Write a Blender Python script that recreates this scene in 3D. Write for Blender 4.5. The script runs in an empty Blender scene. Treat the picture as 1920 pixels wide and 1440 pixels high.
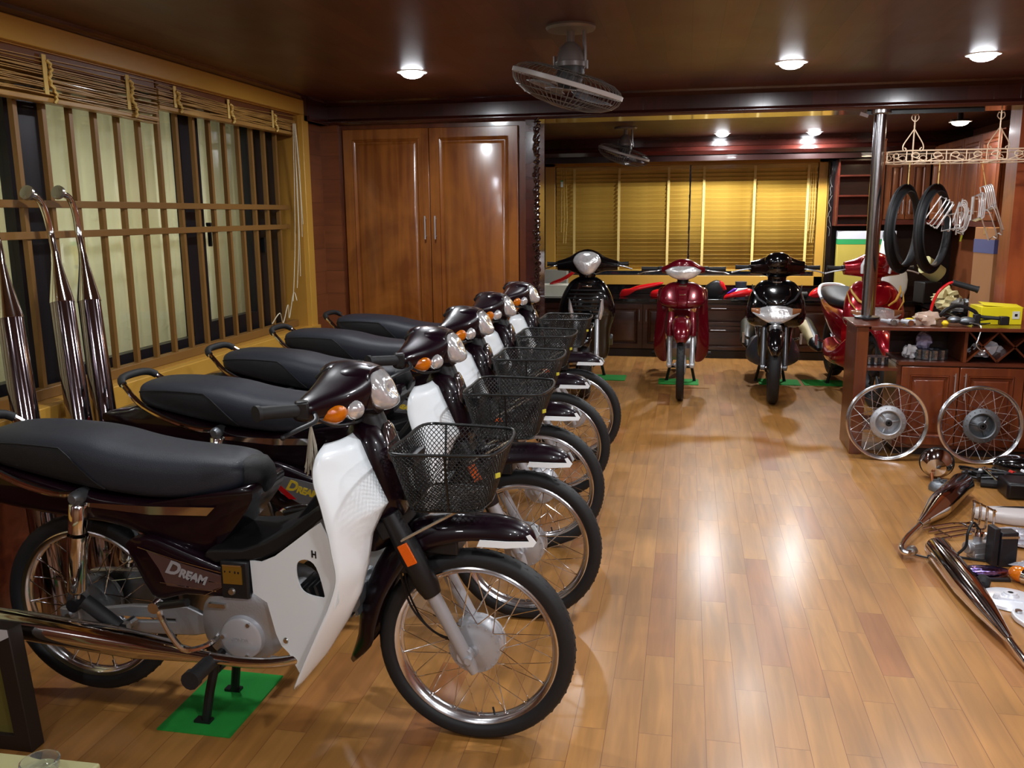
import bpy, bmesh, math, random
from mathutils import Vector, Matrix, Euler
random.seed(7)
C = bpy.context.scene.collection
PI = math.pi
R_ = math.radians

# ------------------------------------------------------------------ camera
FPX, YAW, PITCH, ROLL, CAMH = 1644.18, -0.195318, -0.190999, -0.0085775, 1.46
fw = Vector((math.sin(YAW)*math.cos(PITCH), math.cos(YAW)*math.cos(PITCH), math.sin(PITCH)))
rt = Vector((math.cos(YAW), -math.sin(YAW), 0))
up = rt.cross(fw)
rt2 = rt*math.cos(ROLL) + up*math.sin(ROLL)
up2 = -rt*math.sin(ROLL) + up*math.cos(ROLL)
cam_d = bpy.data.cameras.new('camera')
cam = bpy.data.objects.new('camera', cam_d)
C.objects.link(cam)
cam_d.sensor_width = 36.0
cam_d.lens = FPX/1920*36.0
cam_d.clip_start = 0.05
M = Matrix((rt2, up2, -fw)).transposed().to_4x4()
M.translation = Vector((0, 0, CAMH))
cam.matrix_world = M
bpy.context.scene.camera = cam

# ------------------------------------------------------------------ world, exposure
sc = bpy.context.scene
w = bpy.data.worlds.new('world')
sc.world = w
w.use_nodes = True
w.node_tree.nodes['Background'].inputs[0].default_value = (0.35, 0.42, 0.6, 1)
w.node_tree.nodes['Background'].inputs[1].default_value = 0.02
sc.view_settings.view_transform = 'Standard'
sc.view_settings.look = 'None'
sc.view_settings.gamma = 1
sc.view_settings.use_curve_mapping = False
sc.view_settings.exposure = 0.2
LAMP_W = 15.0            # watts of each ceiling downlight
LAMP_COL = (0.95, 0.975, 1.0)

# ------------------------------------------------------------------ mesh helpers
class MB:
    """collects shapes; link() makes ONE mesh object of them"""
    def __init__(s): s.v = []; s.f = []
    def add(s, v, f):
        n = len(s.v); s.v += [tuple(p) for p in v]; s.f += [tuple(i+n for i in q) for q in f]; return s
    def box(s, c, d, rot=None):
        x, y, z = d[0]/2, d[1]/2, d[2]/2
        vs = [Vector((sx*x, sy*y, sz*z)) for sz in (-1, 1) for sy in (-1, 1) for sx in (-1, 1)]
        if rot:
            m = Euler([R_(a) for a in rot]).to_matrix(); vs = [m@v for v in vs]
        c = Vector(c)
        return s.add([v+c for v in vs], [(0, 2, 3, 1), (4, 5, 7, 6), (0, 1, 5, 4), (2, 6, 7, 3), (0, 4, 6, 2), (1, 3, 7, 5)])
    def bb(s, x0, x1, y0, y1, z0, z1):
        return s.box(((x0+x1)/2, (y0+y1)/2, (z0+z1)/2), (x1-x0, y1-y0, z1-z0))
    def loft(s, rings, cap=True, closed=True, loop=False):
        n = len(rings[0]); b = []; f = []
        for r in rings: b += list(r)
        m = len(rings)
        for i in range(m if loop else m-1):
            j = (i+1) % m
            for k in range(n if closed else n-1):
                l = (k+1) % n
                f.append((i*n+k, i*n+l, j*n+l, j*n+k))
        if cap and closed and not loop:
            f.append(tuple(range(n-1, -1, -1))); f.append(tuple((m-1)*n+k for k in range(n)))
        return s.add(b, f)
    def tube(s, pts, r, n=8, cap=True, loop=False, flat=1.0):
        P = [Vector(p) for p in pts]; m = len(P)
        rs = r if isinstance(r, (list, tuple)) else [r]*m
        T = []
        for i in range(m):
            if loop: d = P[(i+1) % m]-P[i-1]
            else: d = P[min(i+1, m-1)]-P[max(i-1, 0)]
            T.append(d.normalized() if d.length > 1e-9 else Vector((0, 0, 1)))
        a = Vector((0, 0, 1)) if abs(T[0].z) < .9 else Vector((1, 0, 0))
        u = (a-T[0]*a.dot(T[0])).normalized(); rings = []
        for i in range(m):
            u = (u-T[i]*u.dot(T[i]))
            u = u.normalized() if u.length > 1e-6 else Vector((1, 0, 0))
            v = T[i].cross(u)
            rings.append([P[i]+(u*math.cos(2*PI*k/n)+v*flat*math.sin(2*PI*k/n))*rs[i] for k in range(n)])
        return s.loft(rings, cap=cap, loop=loop)
    def cyl(s, a, b, r, n=16, r2=None):
        return s.tube([a, b], [r, r if r2 is None else r2], n)
    def lathe(s, prof, o=(0, 0, 0), ax=(0, 0, 1), n=24, a0=0, a1=2*PI, loop=False):
        """prof: (radius, height along ax)"""
        ax = Vector(ax).normalized(); h = Vector((1, 0, 0)) if abs(ax.x) < .9 else Vector((0, 0, 1))
        u = (h-ax*h.dot(ax)).normalized(); v = ax.cross(u); o = Vector(o); rings = []
        full = abs(a1-a0-2*PI) < 1e-6; m = n if full else n+1
        for k in range(m):
            t = a0+(a1-a0)*k/n; d = u*math.cos(t)+v*math.sin(t)
            rings.append([o+d*p[0]+ax*p[1] for p in prof])
        nn = len(prof); b = []; f = []
        for r in rings: b += r
        for i in range(m if full else m-1):
            j = (i+1) % m
            for k in range(nn if loop else nn-1):
                l = (k+1) % nn
                f.append((i*nn+k, j*nn+k, j*nn+l, i*nn+l))
        return s.add(b, f)
    def ball(s, c, r, n=16, rot=None):
        r = r if isinstance(r, (list, tuple)) else (r, r, r); m = n//2; rings = []; c = Vector(c)
        R = Euler([R_(a) for a in rot]).to_matrix() if rot else Matrix.Identity(3)
        for i in range(m+1):
            t = PI*i/m; q = max(math.sin(t), .001)
            rings.append([c+R@Vector((r[0]*q*math.cos(2*PI*k/n), r[1]*q*math.sin(2*PI*k/n), -r[2]*math.cos(t))) for k in range(n)])
        return s.loft(rings)
    def prism(s, out, a, b, plane='xz', holes=()):
        """flat outline extruded between a and b (numbers, or functions of the 2 outline coordinates)"""
        bm = bmesh.new(); es = []
        def P(p, h):
            h = h(*p) if callable(h) else h
            return {'xz': (p[0], h, p[1]), 'xy': (p[0], p[1], h), 'yz': (h, p[0], p[1])}[plane]
        for lp in [out]+list(holes):
            vs = [bm.verts.new((p[0], p[1], 0)) for p in lp]
            es += [bm.edges.new((vs[i], vs[(i+1) % len(vs)])) for i in range(len(vs))]
        bmesh.ops.triangle_fill(bm, edges=es, use_beauty=True)
        bm.verts.index_update(); vs = [(v.co.x, v.co.y) for v in bm.verts]; fs = [tuple(v.index for v in f.verts) for f in bm.faces]
        bm.free(); n = len(vs)
        s.add([P(p, a) for p in vs]+[P(p, b) for p in vs], [tuple(reversed(f)) for f in fs]+[tuple(i+n for i in f) for f in fs])
        base = len(s.v)-2*n; i0 = 0
        for lp in [out]+list(holes):
            m = len(lp)
            for i in range(m):
                j = (i+1) % m
                s.f.append((base+i0+i, base+i0+j, base+n+i0+j, base+n+i0+i))
            i0 += m
        return s
    def pillow(s, out, yc, hw, bulge, k=4, cen=None, plane='xz', one=0):
        """closed outline in a plane, thick in the third direction, with rounded swelling faces"""
        cx = sum(p[0] for p in out)/len(out); cz = sum(p[1] for p in out)/len(out)
        if cen: cx, cz = cen
        def P(x, z, y): return {'xz': (x, y, z), 'xy': (x, z, y), 'yz': (y, x, z)}[plane]
        rings = []
        for sgn in (-1, 1):
            rr = []
            for i in range(k+1):
                t = i/k*PI/2; q = math.cos(t); h = hw+bulge*math.sin(t)
                if one and sgn != one: h = hw
                rr.append([P(cx+(p[0]-cx)*max(q, .02), cz+(p[1]-cz)*max(q, .02), yc+sgn*h) for p in out])
            rings += rr[::-1] if sgn < 0 else rr
        return s.loft(rings)
    def mirror_y(s):
        n = len(s.v); s.v += [(x, -y, z) for x, y, z in s.v]; s.f += [tuple(reversed([i+n for i in q])) for q in s.f]; return s
    def xf(s, m):
        s.v = [tuple(m@Vector(p)) for p in s.v]; return s
    def mesh(s, name, mat, ang=35, fix=True):
        me = bpy.data.meshes.new(name); me.from_pydata(s.v, [], s.f)
        if fix:
            bm = bmesh.new(); bm.from_mesh(me); bmesh.ops.recalc_face_normals(bm, faces=bm.faces); bm.to_mesh(me); bm.free()
        for p in me.polygons: p.use_smooth = True
        me.set_sharp_from_angle(angle=R_(ang))
        if mat: me.materials.append(mat)
        return me
def link(name, mb, mat, parent=None, ang=35, bevel=0, sub=0, solid=0, label=None, wire=0, loc=None, rot=None, off=0):
    me = mb if isinstance(mb, bpy.types.Mesh) else mb.mesh(name, mat, ang)
    o = bpy.data.objects.new(name, me); C.objects.link(o)
    if parent: o.parent = parent
    if loc: o.location = loc
    if rot: o.rotation_euler = rot
    if solid:
        m = o.modifiers.new('thickness', 'SOLIDIFY'); m.thickness = solid; m.offset = off
    if wire:
        m = o.modifiers.new('wire', 'WIREFRAME'); m.thickness = wire; m.use_even_offset = False; m.use_boundary = True
    if bevel:
        m = o.modifiers.new('bevel', 'BEVEL'); m.width = bevel; m.segments = 2; m.limit_method = 'ANGLE'; m.angle_limit = R_(30)
    if sub:
        m = o.modifiers.new('sub', 'SUBSURF'); m.levels = sub; m.render_levels = sub
    if label: o['label'] = label
    return o
def link_each(name, mb, mat, parent=None, **k):
    """every separate piece of the collected shapes becomes an object of its own"""
    p = list(range(len(mb.v)))
    def find(i):
        while p[i] != i: p[i] = p[p[i]]; i = p[i]
        return i
    for f in mb.f:
        r = find(f[0])
        for i in f[1:]: p[find(i)] = r
    groups = {}
    for f in mb.f: groups.setdefault(find(f[0]), []).append(f)
    out = []
    for fs in groups.values():
        ids = sorted({i for f in fs for i in f}); ix = {i: n for n, i in enumerate(ids)}
        m = MB(); m.add([mb.v[i] for i in ids], [tuple(ix[i] for i in f) for f in fs])
        out.append(link(name, m, mat, parent, **k))
    return out
def tag(o, label, cat, group=None, kind=None):
    o['label'] = label; o['category'] = cat
    if group: o['group'] = group
    if kind: o['kind'] = kind
    return o
def thing(name, label, cat, loc=(0, 0, 0), rz=0, group=None, rot=None):
    o = bpy.data.objects.new(name, None); C.objects.link(o); o.empty_display_size = .05
    o.location = loc; o.rotation_euler = rot if rot else (0, 0, rz)
    return tag(o, label, cat, group)
def struct(name, mb, mat, parent=None, **k):
    o = link(name, mb, mat, parent, **k)
    if not parent: o['kind'] = 'structure'
    return o
def dup(root, loc, rz=None, label=None, group=None, parent=None, skip=()):
    r = root.copy(); C.objects.link(r)
    if parent: r.parent = parent
    else: r.location = loc
    if rz is not None: r.rotation_euler = (0, 0, rz)
    if label: r['label'] = label
    if group: r['group'] = group
    for ch in list(root.children):
        if ch.name.split('.')[0] in skip: continue
        dup(ch, None, parent=r)
    return r
def sup(c, u, v, p=2.0, n=20):
    """superellipse ring round c, half axes u and v"""
    c = Vector(c); u = Vector(u); v = Vector(v); out = []
    for k in range(n):
        t = 2*PI*(k+.5)/n; a, b = math.cos(t), math.sin(t)
        out.append(c+u*math.copysign(abs(a)**(2/p), a)+v*math.copysign(abs(b)**(2/p), b))
    return out
def cr(pts, k=5, closed=False):
    """Catmull-Rom through points of any dimension"""
    n = len(pts); out = []
    g = (lambda i: pts[i % n]) if closed else (lambda i: pts[max(0, min(n-1, i))])
    for i in range(n if closed else n-1):
        a, b, c, d = g(i-1), g(i), g(i+1), g(i+2)
        for j in range(k):
            t = j/k
            out.append(tuple(.5*(2*b[q]+(c[q]-a[q])*t+(2*a[q]-5*b[q]+4*c[q]-d[q])*t*t+(3*b[q]-a[q]-3*c[q]+d[q])*t**3) for q in range(len(b))))
    if not closed: out.append(tuple(pts[-1]))
    return out
def text_mb(txt, size, ext=.001, shear=0, space=1.0, bold=0):
    cu = bpy.data.curves.new('t', 'FONT'); cu.body = txt; cu.size = size; cu.extrude = ext; cu.align_x = 'CENTER'; cu.align_y = 'CENTER'
    cu.shear = shear; cu.space_character = space; cu.offset = bold; cu.resolution_u = 3
    o = bpy.data.objects.new('t', cu); C.objects.link(o)
    dg = bpy.context.evaluated_depsgraph_get(); dg.update()
    me = bpy.data.meshes.new_from_object(o.evaluated_get(dg))
    mb = MB(); mb.add([v.co[:] for v in me.vertices], [tuple(p.vertices) for p in me.polygons])
    bpy.data.objects.remove(o); bpy.data.curves.remove(cu); bpy.data.meshes.remove(me)
    return mb
def arc(cx, cz, r, a0, a1, n, y=0):
    return [(cx+r*math.cos(R_(a0+(a1-a0)*i/n)), y, cz+r*math.sin(R_(a0+(a1-a0)*i/n))) for i in range(n+1)]

# ------------------------------------------------------------------ materials
def srgb(r, g, b):
    f = lambda c: (c/255/12.92) if c/255 <= .04045 else ((c/255+.055)/1.055)**2.4
    return (f(r), f(g), f(b), 1)
def nn(t, typ, **k):
    n = t.nodes.new(typ)
    for a, b in k.items():
        if hasattr(n, a): setattr(n, a, b)
        else: n.inputs[a].default_value = b
    return n
_mats = {}
def mat(name, col, rough=.5, metal=0.0, coat=0.0, var=.08, scale=8.0, bump=0.0, bscale=60.0, trans=0.0, ior=1.45, emit=0.0, ecol=None, spec=.5, alpha=1.0):
    """plain surface with a little procedural variation of tone and gloss"""
    if name in _mats: return _mats[name]
    m = bpy.data.materials.new(name); m.use_nodes = True; t = m.node_tree; b = t.nodes['Principled BSDF']; L = t.links
    if len(col) == 3: col = srgb(*col)
    tc = nn(t, 'ShaderNodeTexCoord')
    no = nn(t, 'ShaderNodeTexNoise'); no.inputs['Scale'].default_value = scale; no.inputs['Detail'].default_value = 3
    L.new(tc.outputs['Object'], no.inputs['Vector'])
    mx = nn(t, 'ShaderNodeMix', data_type='RGBA')
    mx.inputs[6].default_value = tuple(c*(1-var) for c in col[:3])+(1,); mx.inputs[7].default_value = tuple(min(1, c*(1+var)) for c in col[:3])+(1,)
    L.new(no.outputs['Fac'], mx.inputs[0]); L.new(mx.outputs[2], b.inputs['Base Color'])
    mr = nn(t, 'ShaderNodeMapRange'); mr.inputs[3].default_value = max(0, rough*.85); mr.inputs[4].default_value = min(1, rough*1.15)
    L.new(no.outputs['Fac'], mr.inputs[0]); L.new(mr.outputs[0], b.inputs['Roughness'])
    b.inputs['Metallic'].default_value = metal; b.inputs['Coat Weight'].default_value = coat; b.inputs['Coat Roughness'].default_value = .03
    b.inputs['Transmission Weight'].default_value = trans; b.inputs['IOR'].default_value = ior; b.inputs['Specular IOR Level'].default_value = spec
    b.inputs['Alpha'].default_value = alpha
    if emit:
        b.inputs['Emission Color'].default_value = ecol or col; b.inputs['Emission Strength'].default_value = emit
    if bump:
        n2 = nn(t, 'ShaderNodeTexNoise'); n2.inputs['Scale'].default_value = bscale; n2.inputs['Detail'].default_value = 4
        bp_ = nn(t, 'ShaderNodeBump'); bp_.inputs['Strength'].default_value = bump; bp_.inputs['Distance'].default_value = .002
        L.new(tc.outputs['Object'], n2.inputs['Vector']); L.new(n2.outputs['Fac'], bp_.inputs['Height']); L.new(bp_.outputs[0], b.inputs['Normal'])
    _mats[name] = m
    return m
def planks(name, cols, width, length, axis='y', plane='xy', rough=.25, coat=.3, gap=.0012, gapcol=None, grain=1.0, tone=.35, bump=.15, coatr=.12, gv=None):
    """boards: brick pattern with grain; axis = direction of the boards"""
    if name in _mats: return _mats[name]
    m = bpy.data.materials.new(name); m.use_nodes = True; t = m.node_tree; b = t.nodes['Principled BSDF']; L = t.links
    tc = nn(t, 'ShaderNodeTexCoord'); sp = nn(t, 'ShaderNodeSeparateXYZ'); L.new(tc.outputs['Object'], sp.inputs[0])
    ix = {'x': 0, 'y': 1, 'z': 2}; other = [a for a in plane if a != axis][0]
    cb = nn(t, 'ShaderNodeCombineXYZ'); L.new(sp.outputs[ix[axis]], cb.inputs[0]); L.new(sp.outputs[ix[other]], cb.inputs[1])
    br = nn(t, 'ShaderNodeTexBrick'); L.new(cb.outputs[0], br.inputs['Vector'])
    br.offset = .37; br.offset_frequency = 2; br.squash = 1.0
    br.inputs['Scale'].default_value = 1; br.inputs['Brick Width'].default_value = length; br.inputs['Row Height'].default_value = width
    br.inputs['Mortar Size'].default_value = gap; br.inputs['Mortar Smooth'].default_value = .1; br.inputs['Bias'].default_value = 0
    br.inputs['Color1'].default_value = (0, 0, 0, 1); br.inputs['Color2'].default_value = (1, 1, 1, 1); br.inputs['Mortar'].default_value = (.5, .5, .5, 1)
    # grain stretched along the board, offset for each board
    mp = nn(t, 'ShaderNodeMapping'); mp.inputs['Scale'].default_value = (2.2*grain, 26*grain, 1); L.new(cb.outputs[0], mp.inputs['Vector'])
    addv = nn(t, 'ShaderNodeVectorMath', operation='MULTIPLY_ADD'); L.new(br.outputs['Color'], addv.inputs[0]); addv.inputs[1].default_value = (13, 7, 5); L.new(mp.outputs[0], addv.inputs[2])
    no = nn(t, 'ShaderNodeTexNoise'); no.inputs['Scale'].default_value = 1.0; no.inputs['Detail'].default_value = 5; no.inputs['Distortion'].default_value = .6
    L.new(addv.outputs[0], no.inputs['Vector'])
    big = nn(t, 'ShaderNodeTexNoise'); big.inputs['Scale'].default_value = 3.0; big.inputs['Detail'].default_value = 2; L.new(cb.outputs[0], big.inputs['Vector'])
    rp = nn(t, 'ShaderNodeValToRGB'); L.new(br.outputs['Color'], rp.inputs[0]); e = rp.color_ramp.elements
    e[0].position = 0; e[0].color = srgb(*cols[0]); e[1].position = 1; e[1].color = srgb(*cols[-1])
    for i, c in enumerate(cols[1:-1]):
        q = e.new((i+1)/(len(cols)-1)); q.color = srgb(*c)
    m1 = nn(t, 'ShaderNodeMix', data_type='RGBA', blend_type='MULTIPLY'); m1.inputs[0].default_value = tone
    r2 = nn(t, 'ShaderNodeMapRange'); r2.inputs[1].default_value = .3; r2.inputs[2].default_value = .7; r2.inputs[3].default_value = .35; r2.inputs[4].default_value = 1.25
    L.new(no.outputs['Fac'], r2.inputs[0]); L.new(rp.outputs[0], m1.inputs[6]); L.new(r2.outputs[0], m1.inputs[7])
    m3 = nn(t, 'ShaderNodeMix', data_type='RGBA', blend_type='MULTIPLY'); m3.inputs[0].default_value = .35; L.new(m1.outputs[2], m3.inputs[6])
    r3 = nn(t, 'ShaderNodeMapRange'); r3.inputs[1].default_value = .3; r3.inputs[2].default_value = .7; r3.inputs[3].default_value = .6; r3.inputs[4].default_value = 1.2
    L.new(big.outputs['Fac'], r3.inputs[0]); L.new(r3.outputs[0], m3.inputs[7])
    m2 = nn(t, 'ShaderNodeMix', data_type='RGBA'); L.new(br.outputs['Fac'], m2.inputs[0]); L.new(m3.outputs[2], m2.inputs[6])
    m2.inputs[7].default_value = srgb(*gapcol) if gapcol else tuple(c*.45 for c in srgb(*cols[0])[:3])+(1,)
    L.new(m2.outputs[2], b.inputs['Base Color'])
    mr = nn(t, 'ShaderNodeMapRange'); mr.inputs[3].default_value = rough*.8; mr.inputs[4].default_value = rough*1.25
    L.new(big.outputs['Fac'], mr.inputs[0]); L.new(mr.outputs[0], b.inputs['Roughness'])
    b.inputs['Coat Weight'].default_value = coat; b.inputs['Coat Roughness'].default_value = coatr
    # every board lies a hair differently, so reflections break at the joints
    ad = nn(t, 'ShaderNodeMath', operation='MULTIPLY_ADD'); L.new(no.outputs['Fac'], ad.inputs[0]); ad.inputs[1].default_value = .25
    sb = nn(t, 'ShaderNodeMath', operation='SUBTRACT'); sb.inputs[0].default_value = 1; L.new(br.outputs['Fac'], sb.inputs[1]); L.new(sb.outputs[0], ad.inputs[2])
    bp_ = nn(t, 'ShaderNodeBump'); bp_.inputs['Strength'].default_value = bump; bp_.inputs['Distance'].default_value = .002
    L.new(ad.outputs[0], bp_.inputs['Height']); L.new(bp_.outputs[0], b.inputs['Normal'])
    if coat: L.new(bp_.outputs[0], b.inputs['Coat Normal'])
    _mats[name] = m
    return m
def wood(name, c1, c2, axis='z', rough=.3, coat=.3, scale=1.0, bands=18.0):
    """one piece of timber with grain along an axis"""
    if name in _mats: return _mats[name]
    m = bpy.data.materials.new(name); m.use_nodes = True; t = m.node_tree; b = t.nodes['Principled BSDF']; L = t.links
    tc = nn(t, 'ShaderNodeTexCoord'); mp = nn(t, 'ShaderNodeMapping'); L.new(tc.outputs['Object'], mp.inputs['Vector'])
    s = [bands*scale]*3; s['xyz'.index(axis)] = 1.3*scale; mp.inputs['Scale'].default_value = s
    no = nn(t, 'ShaderNodeTexNoise'); no.inputs['Scale'].default_value = 1; no.inputs['Detail'].default_value = 6; no.inputs['Distortion'].default_value = .8; L.new(mp.outputs[0], no.inputs['Vector'])
    n2 = nn(t, 'ShaderNodeTexNoise'); n2.inputs['Scale'].default_value = 2.2*scale; n2.inputs['Detail'].default_value = 3; n2.inputs['Distortion'].default_value = 1.5; L.new(tc.outputs['Object'], n2.inputs['Vector'])
    av = nn(t, 'ShaderNodeMath', operation='ADD'); L.new(no.outputs['Fac'], av.inputs[0]); L.new(n2.outputs['Fac'], av.inputs[1])
    rp = nn(t, 'ShaderNodeValToRGB'); rp.color_ramp.elements[0].position = .78/2; rp.color_ramp.elements[1].position = 1.22/2
    hv = nn(t, 'ShaderNodeMath', operation='MULTIPLY'); hv.inputs[1].default_value = .5; L.new(av.outputs[0], hv.inputs[0]); L.new(hv.outputs[0], rp.inputs[0])
    rp.color_ramp.elements[0].color = srgb(*c1); rp.color_ramp.elements[1].color = srgb(*c2)
    L.new(rp.outputs[0], b.inputs['Base Color']); b.inputs['Roughness'].default_value = rough; b.inputs['Coat Weight'].default_value = coat; b.inputs['Coat Roughness'].default_value = .1
    _mats[name] = m
    return m
def glass_thin(name, tint=(1, 1, 1), amt=.12, rough=.02):
    """thin pane: lets light straight through, mirrors a little"""
    if name in _mats: return _mats[name]
    m = bpy.data.materials.new(name); m.use_nodes = True; t = m.node_tree; L = t.links
    for n in list(t.nodes):
        if n.type == 'BSDF_PRINCIPLED': t.nodes.remove(n)
    o = [n for n in t.nodes if n.type == 'OUTPUT_MATERIAL'][0]
    tr = nn(t, 'ShaderNodeBsdfTransparent'); tr.inputs[0].default_value = (*tint, 1); gl = nn(t, 'ShaderNodeBsdfGlossy'); gl.inputs['Roughness'].default_value = rough
    fr = nn(t, 'ShaderNodeLayerWeight'); fr.inputs['Blend'].default_value = .12
    ad = nn(t, 'ShaderNodeMath', operation='MULTIPLY_ADD'); ad.inputs[1].default_value = .6; ad.inputs[2].default_value = amt; ad.use_clamp = True; L.new(fr.outputs['Facing'], ad.inputs[0])
    mx = nn(t, 'ShaderNodeMixShader'); L.new(ad.outputs[0], mx.inputs[0]); L.new(tr.outputs[0], mx.inputs[1]); L.new(gl.outputs[0], mx.inputs[2]); L.new(mx.outputs[0], o.inputs[0])
    _mats[name] = m
    return m
CHROME = mat('chrome', (226, 224, 222), .07, 1.0, var=.03)
STEEL = mat('brushed_steel', (190, 190, 190), .28, 1.0)
ALU = mat('cast_aluminium', (176, 178, 182), .42, .75, bump=.25, bscale=180)
SILVER = mat('silver_paint', (172, 172, 176), .38, .35, coat=.3)
DARKALU = mat('dull_aluminium', (120, 124, 128), .45, .8, bump=.3, bscale=120)
BLACK = mat('black_plastic', (20, 20, 22), .42)
BLACKG = mat('gloss_black_paint', (7, 7, 9), .12, 0, coat=1.0)
RUBBER = mat('tyre_rubber', (26, 26, 28), .62, bump=.3, bscale=90)
MAROON = mat('dark_maroon_paint', (18, 3, 13), .3, 0, coat=.5, var=.15, spec=.25)
RIMC = mat('polished_rim', (222, 222, 226), .2, 1.0, var=.03, bump=.15, bscale=40)
WHITE = mat('white_plastic', (240, 247, 251), .32, coat=.25, var=.015)
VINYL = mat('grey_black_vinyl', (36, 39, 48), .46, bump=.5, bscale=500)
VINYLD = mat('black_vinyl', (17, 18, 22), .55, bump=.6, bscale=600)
AMBER = mat('amber_lens', (235, 120, 8), .12, coat=.6, trans=.25, bump=.8, bscale=90, var=.35, scale=60)
LENS = mat('clear_lens', (240, 242, 245), .12, .6, coat=1.0, bump=1.0, bscale=38, var=.3, scale=55)
REFL = mat('reflector_chrome', (235, 235, 235), .12, 1.0, bump=1.0, bscale=70)
RED = mat('red_metallic_paint', (150, 8, 26), .22, .45, coat=1.0)
REDB = mat('bright_red_plastic', (205, 20, 26), .25, coat=.6)
ZINC = mat('bright_wire', (236, 232, 230), .22, .55)
POLE = mat('polished_pole_steel', (168, 166, 168), .2, 1.0)
GOLD = mat('gold_plate', (170, 140, 60), .3, .8)

def crumple(c, r, seed=0, amp=.3, n=18, freq=2.2):
    """a crumpled lump resting where it is put"""
    from mathutils import noise
    mb = MB().ball((0, 0, 0), (1, 1, 1), n); r = Vector(r if isinstance(r, (list, tuple)) else (r, r, r)); v = []
    for p in mb.v:
        p = Vector(p).normalized(); q = noise.noise(p*freq+Vector((seed*7.3, 0, 0)))+.5*noise.noise(p*freq*2.7+Vector((0, seed*3.1, 0)))
        p = p*(1+amp*q*1.6); v.append((c[0]+p.x*r.x, c[1]+p.y*r.y, c[2]+max(p.z, -.92)*r.z))
    mb.v = v
    return mb
# ------------------------------------------------------------------ room shell
FLOOR = planks('plank_floor', [(156, 106, 50), (168, 117, 58), (161, 110, 53), (174, 123, 62), (158, 108, 51), (169, 118, 59), (164, 112, 55), (150, 94, 48)], .094, .46, 'y', 'xy', rough=.42, coat=.4, coatr=.22, tone=.40, bump=.35, gap=.0008, gapcol=(110, 64, 32))
CEIL = planks('plank_ceiling', [(72, 31, 22), (94, 48, 32), (80, 37, 28), (102, 57, 36), (74, 32, 28), (88, 42, 32)], .12, 1.1, 'y', 'xy', rough=.45, coat=.25, coatr=.32, tone=.35, bump=.12)
BEAM = planks('red_board_beam', [(48, 16, 14), (66, 24, 20), (54, 18, 18), (72, 28, 22), (44, 14, 14)], .145, 2.0, 'z', 'xz', rough=.3, coat=.7, coatr=.16, tone=.35, bump=.3)
BEAMW = wood('dark_red_timber', (48, 18, 15), (72, 30, 23), 'x', .2, .6)
REDW = wood('red_brown_timber', (78, 34, 16), (108, 52, 24), 'z', .28, .5)
REDWX = wood('red_brown_timber_flat', (72, 30, 18), (100, 46, 26), 'x', .28, .5)
DOORW = wood('orange_brown_timber', (112, 60, 24), (148, 88, 36), 'z', .24, .6)
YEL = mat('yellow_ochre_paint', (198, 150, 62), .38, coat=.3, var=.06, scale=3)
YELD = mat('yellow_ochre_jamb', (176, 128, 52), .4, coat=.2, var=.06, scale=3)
GRILLE = mat('brown_painted_steel', (126, 90, 44), .42, .1, var=.1)
GRAN = mat('black_granite', (18, 17, 18), .12, coat=.6, var=.8, scale=60)
ALDK = mat('dark_window_aluminium', (34, 31, 36), .4, .5)
SLAT = wood('bamboo_slat', (184, 144, 56), (212, 172, 76), 'x', .45, .1)
TAPE = mat('cream_ladder_tape', (226, 196, 118), .7)
CORD = mat('cream_cord', (214, 206, 180), .7)
ZC, YB, YBACK, XL, XR = 2.21, 5.80, 9.70, -2.45, 2.62

struct('floor', MB().bb(-2.95, 3.2, -2.2, 9.95, -.12, 0), FLOOR)
struct('ceiling', MB().bb(-2.95, 3.2, -2.2, 9.95, ZC, ZC+.12), CEIL)
struct('wall_rear', MB().bb(-2.95, 3.2, -2.2, -2.05, 0, ZC), mat('brown_wall', (120, 84, 50), .6))
struct('wall_right', MB().bb(XR+.02, 3.2, -2.05, YBACK, 0, ZC), mat('warm_brown_wall', (122, 66, 36), .5))
struct('wall_back', MB().prism([(-2.95, 0), (3.2, 0), (3.2, ZC), (-2.95, ZC)], YBACK, YBACK+.2, holes=[[(-1.41, .80), (1.31, .80), (1.31, 1.955), (-1.41, 1.955)]]), mat('dark_back_wall', (46, 26, 20), .5))
# left wall with the long window; the part past the window is clad in brown tiles
struct('wall_left', MB().prism([(-2.05, 0), (5.46, 0), (5.46, ZC), (-2.05, ZC)], -2.95, XL-.002, 'yz', holes=[[(1.2, .74), (5.43, .74), (5.43, 2.095), (1.2, 2.095)]]), REDWX)
TILE = planks('brown_wood_tile', [(118, 64, 34), (136, 78, 44), (126, 70, 38), (110, 60, 34)], .155, .31, 'y', 'yz', rough=.4, coat=.2, tone=.3, gapcol=(70, 40, 22))
TILEX = planks('brown_wood_tile_front', [(118, 64, 34), (136, 78, 44), (126, 70, 38), (110, 60, 34)], .155, .31, 'x', 'xz', rough=.4, coat=.2, tone=.3, gapcol=(70, 40, 22))
struct('wall_corner', MB().bb(-2.95, XL-.01, 5.46, 5.80, 0, ZC), TILE)
struct('trim_1', MB().bb(-2.62, -2.335, 5.80, 6.5, 0, 2.07), TILEX)
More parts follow.
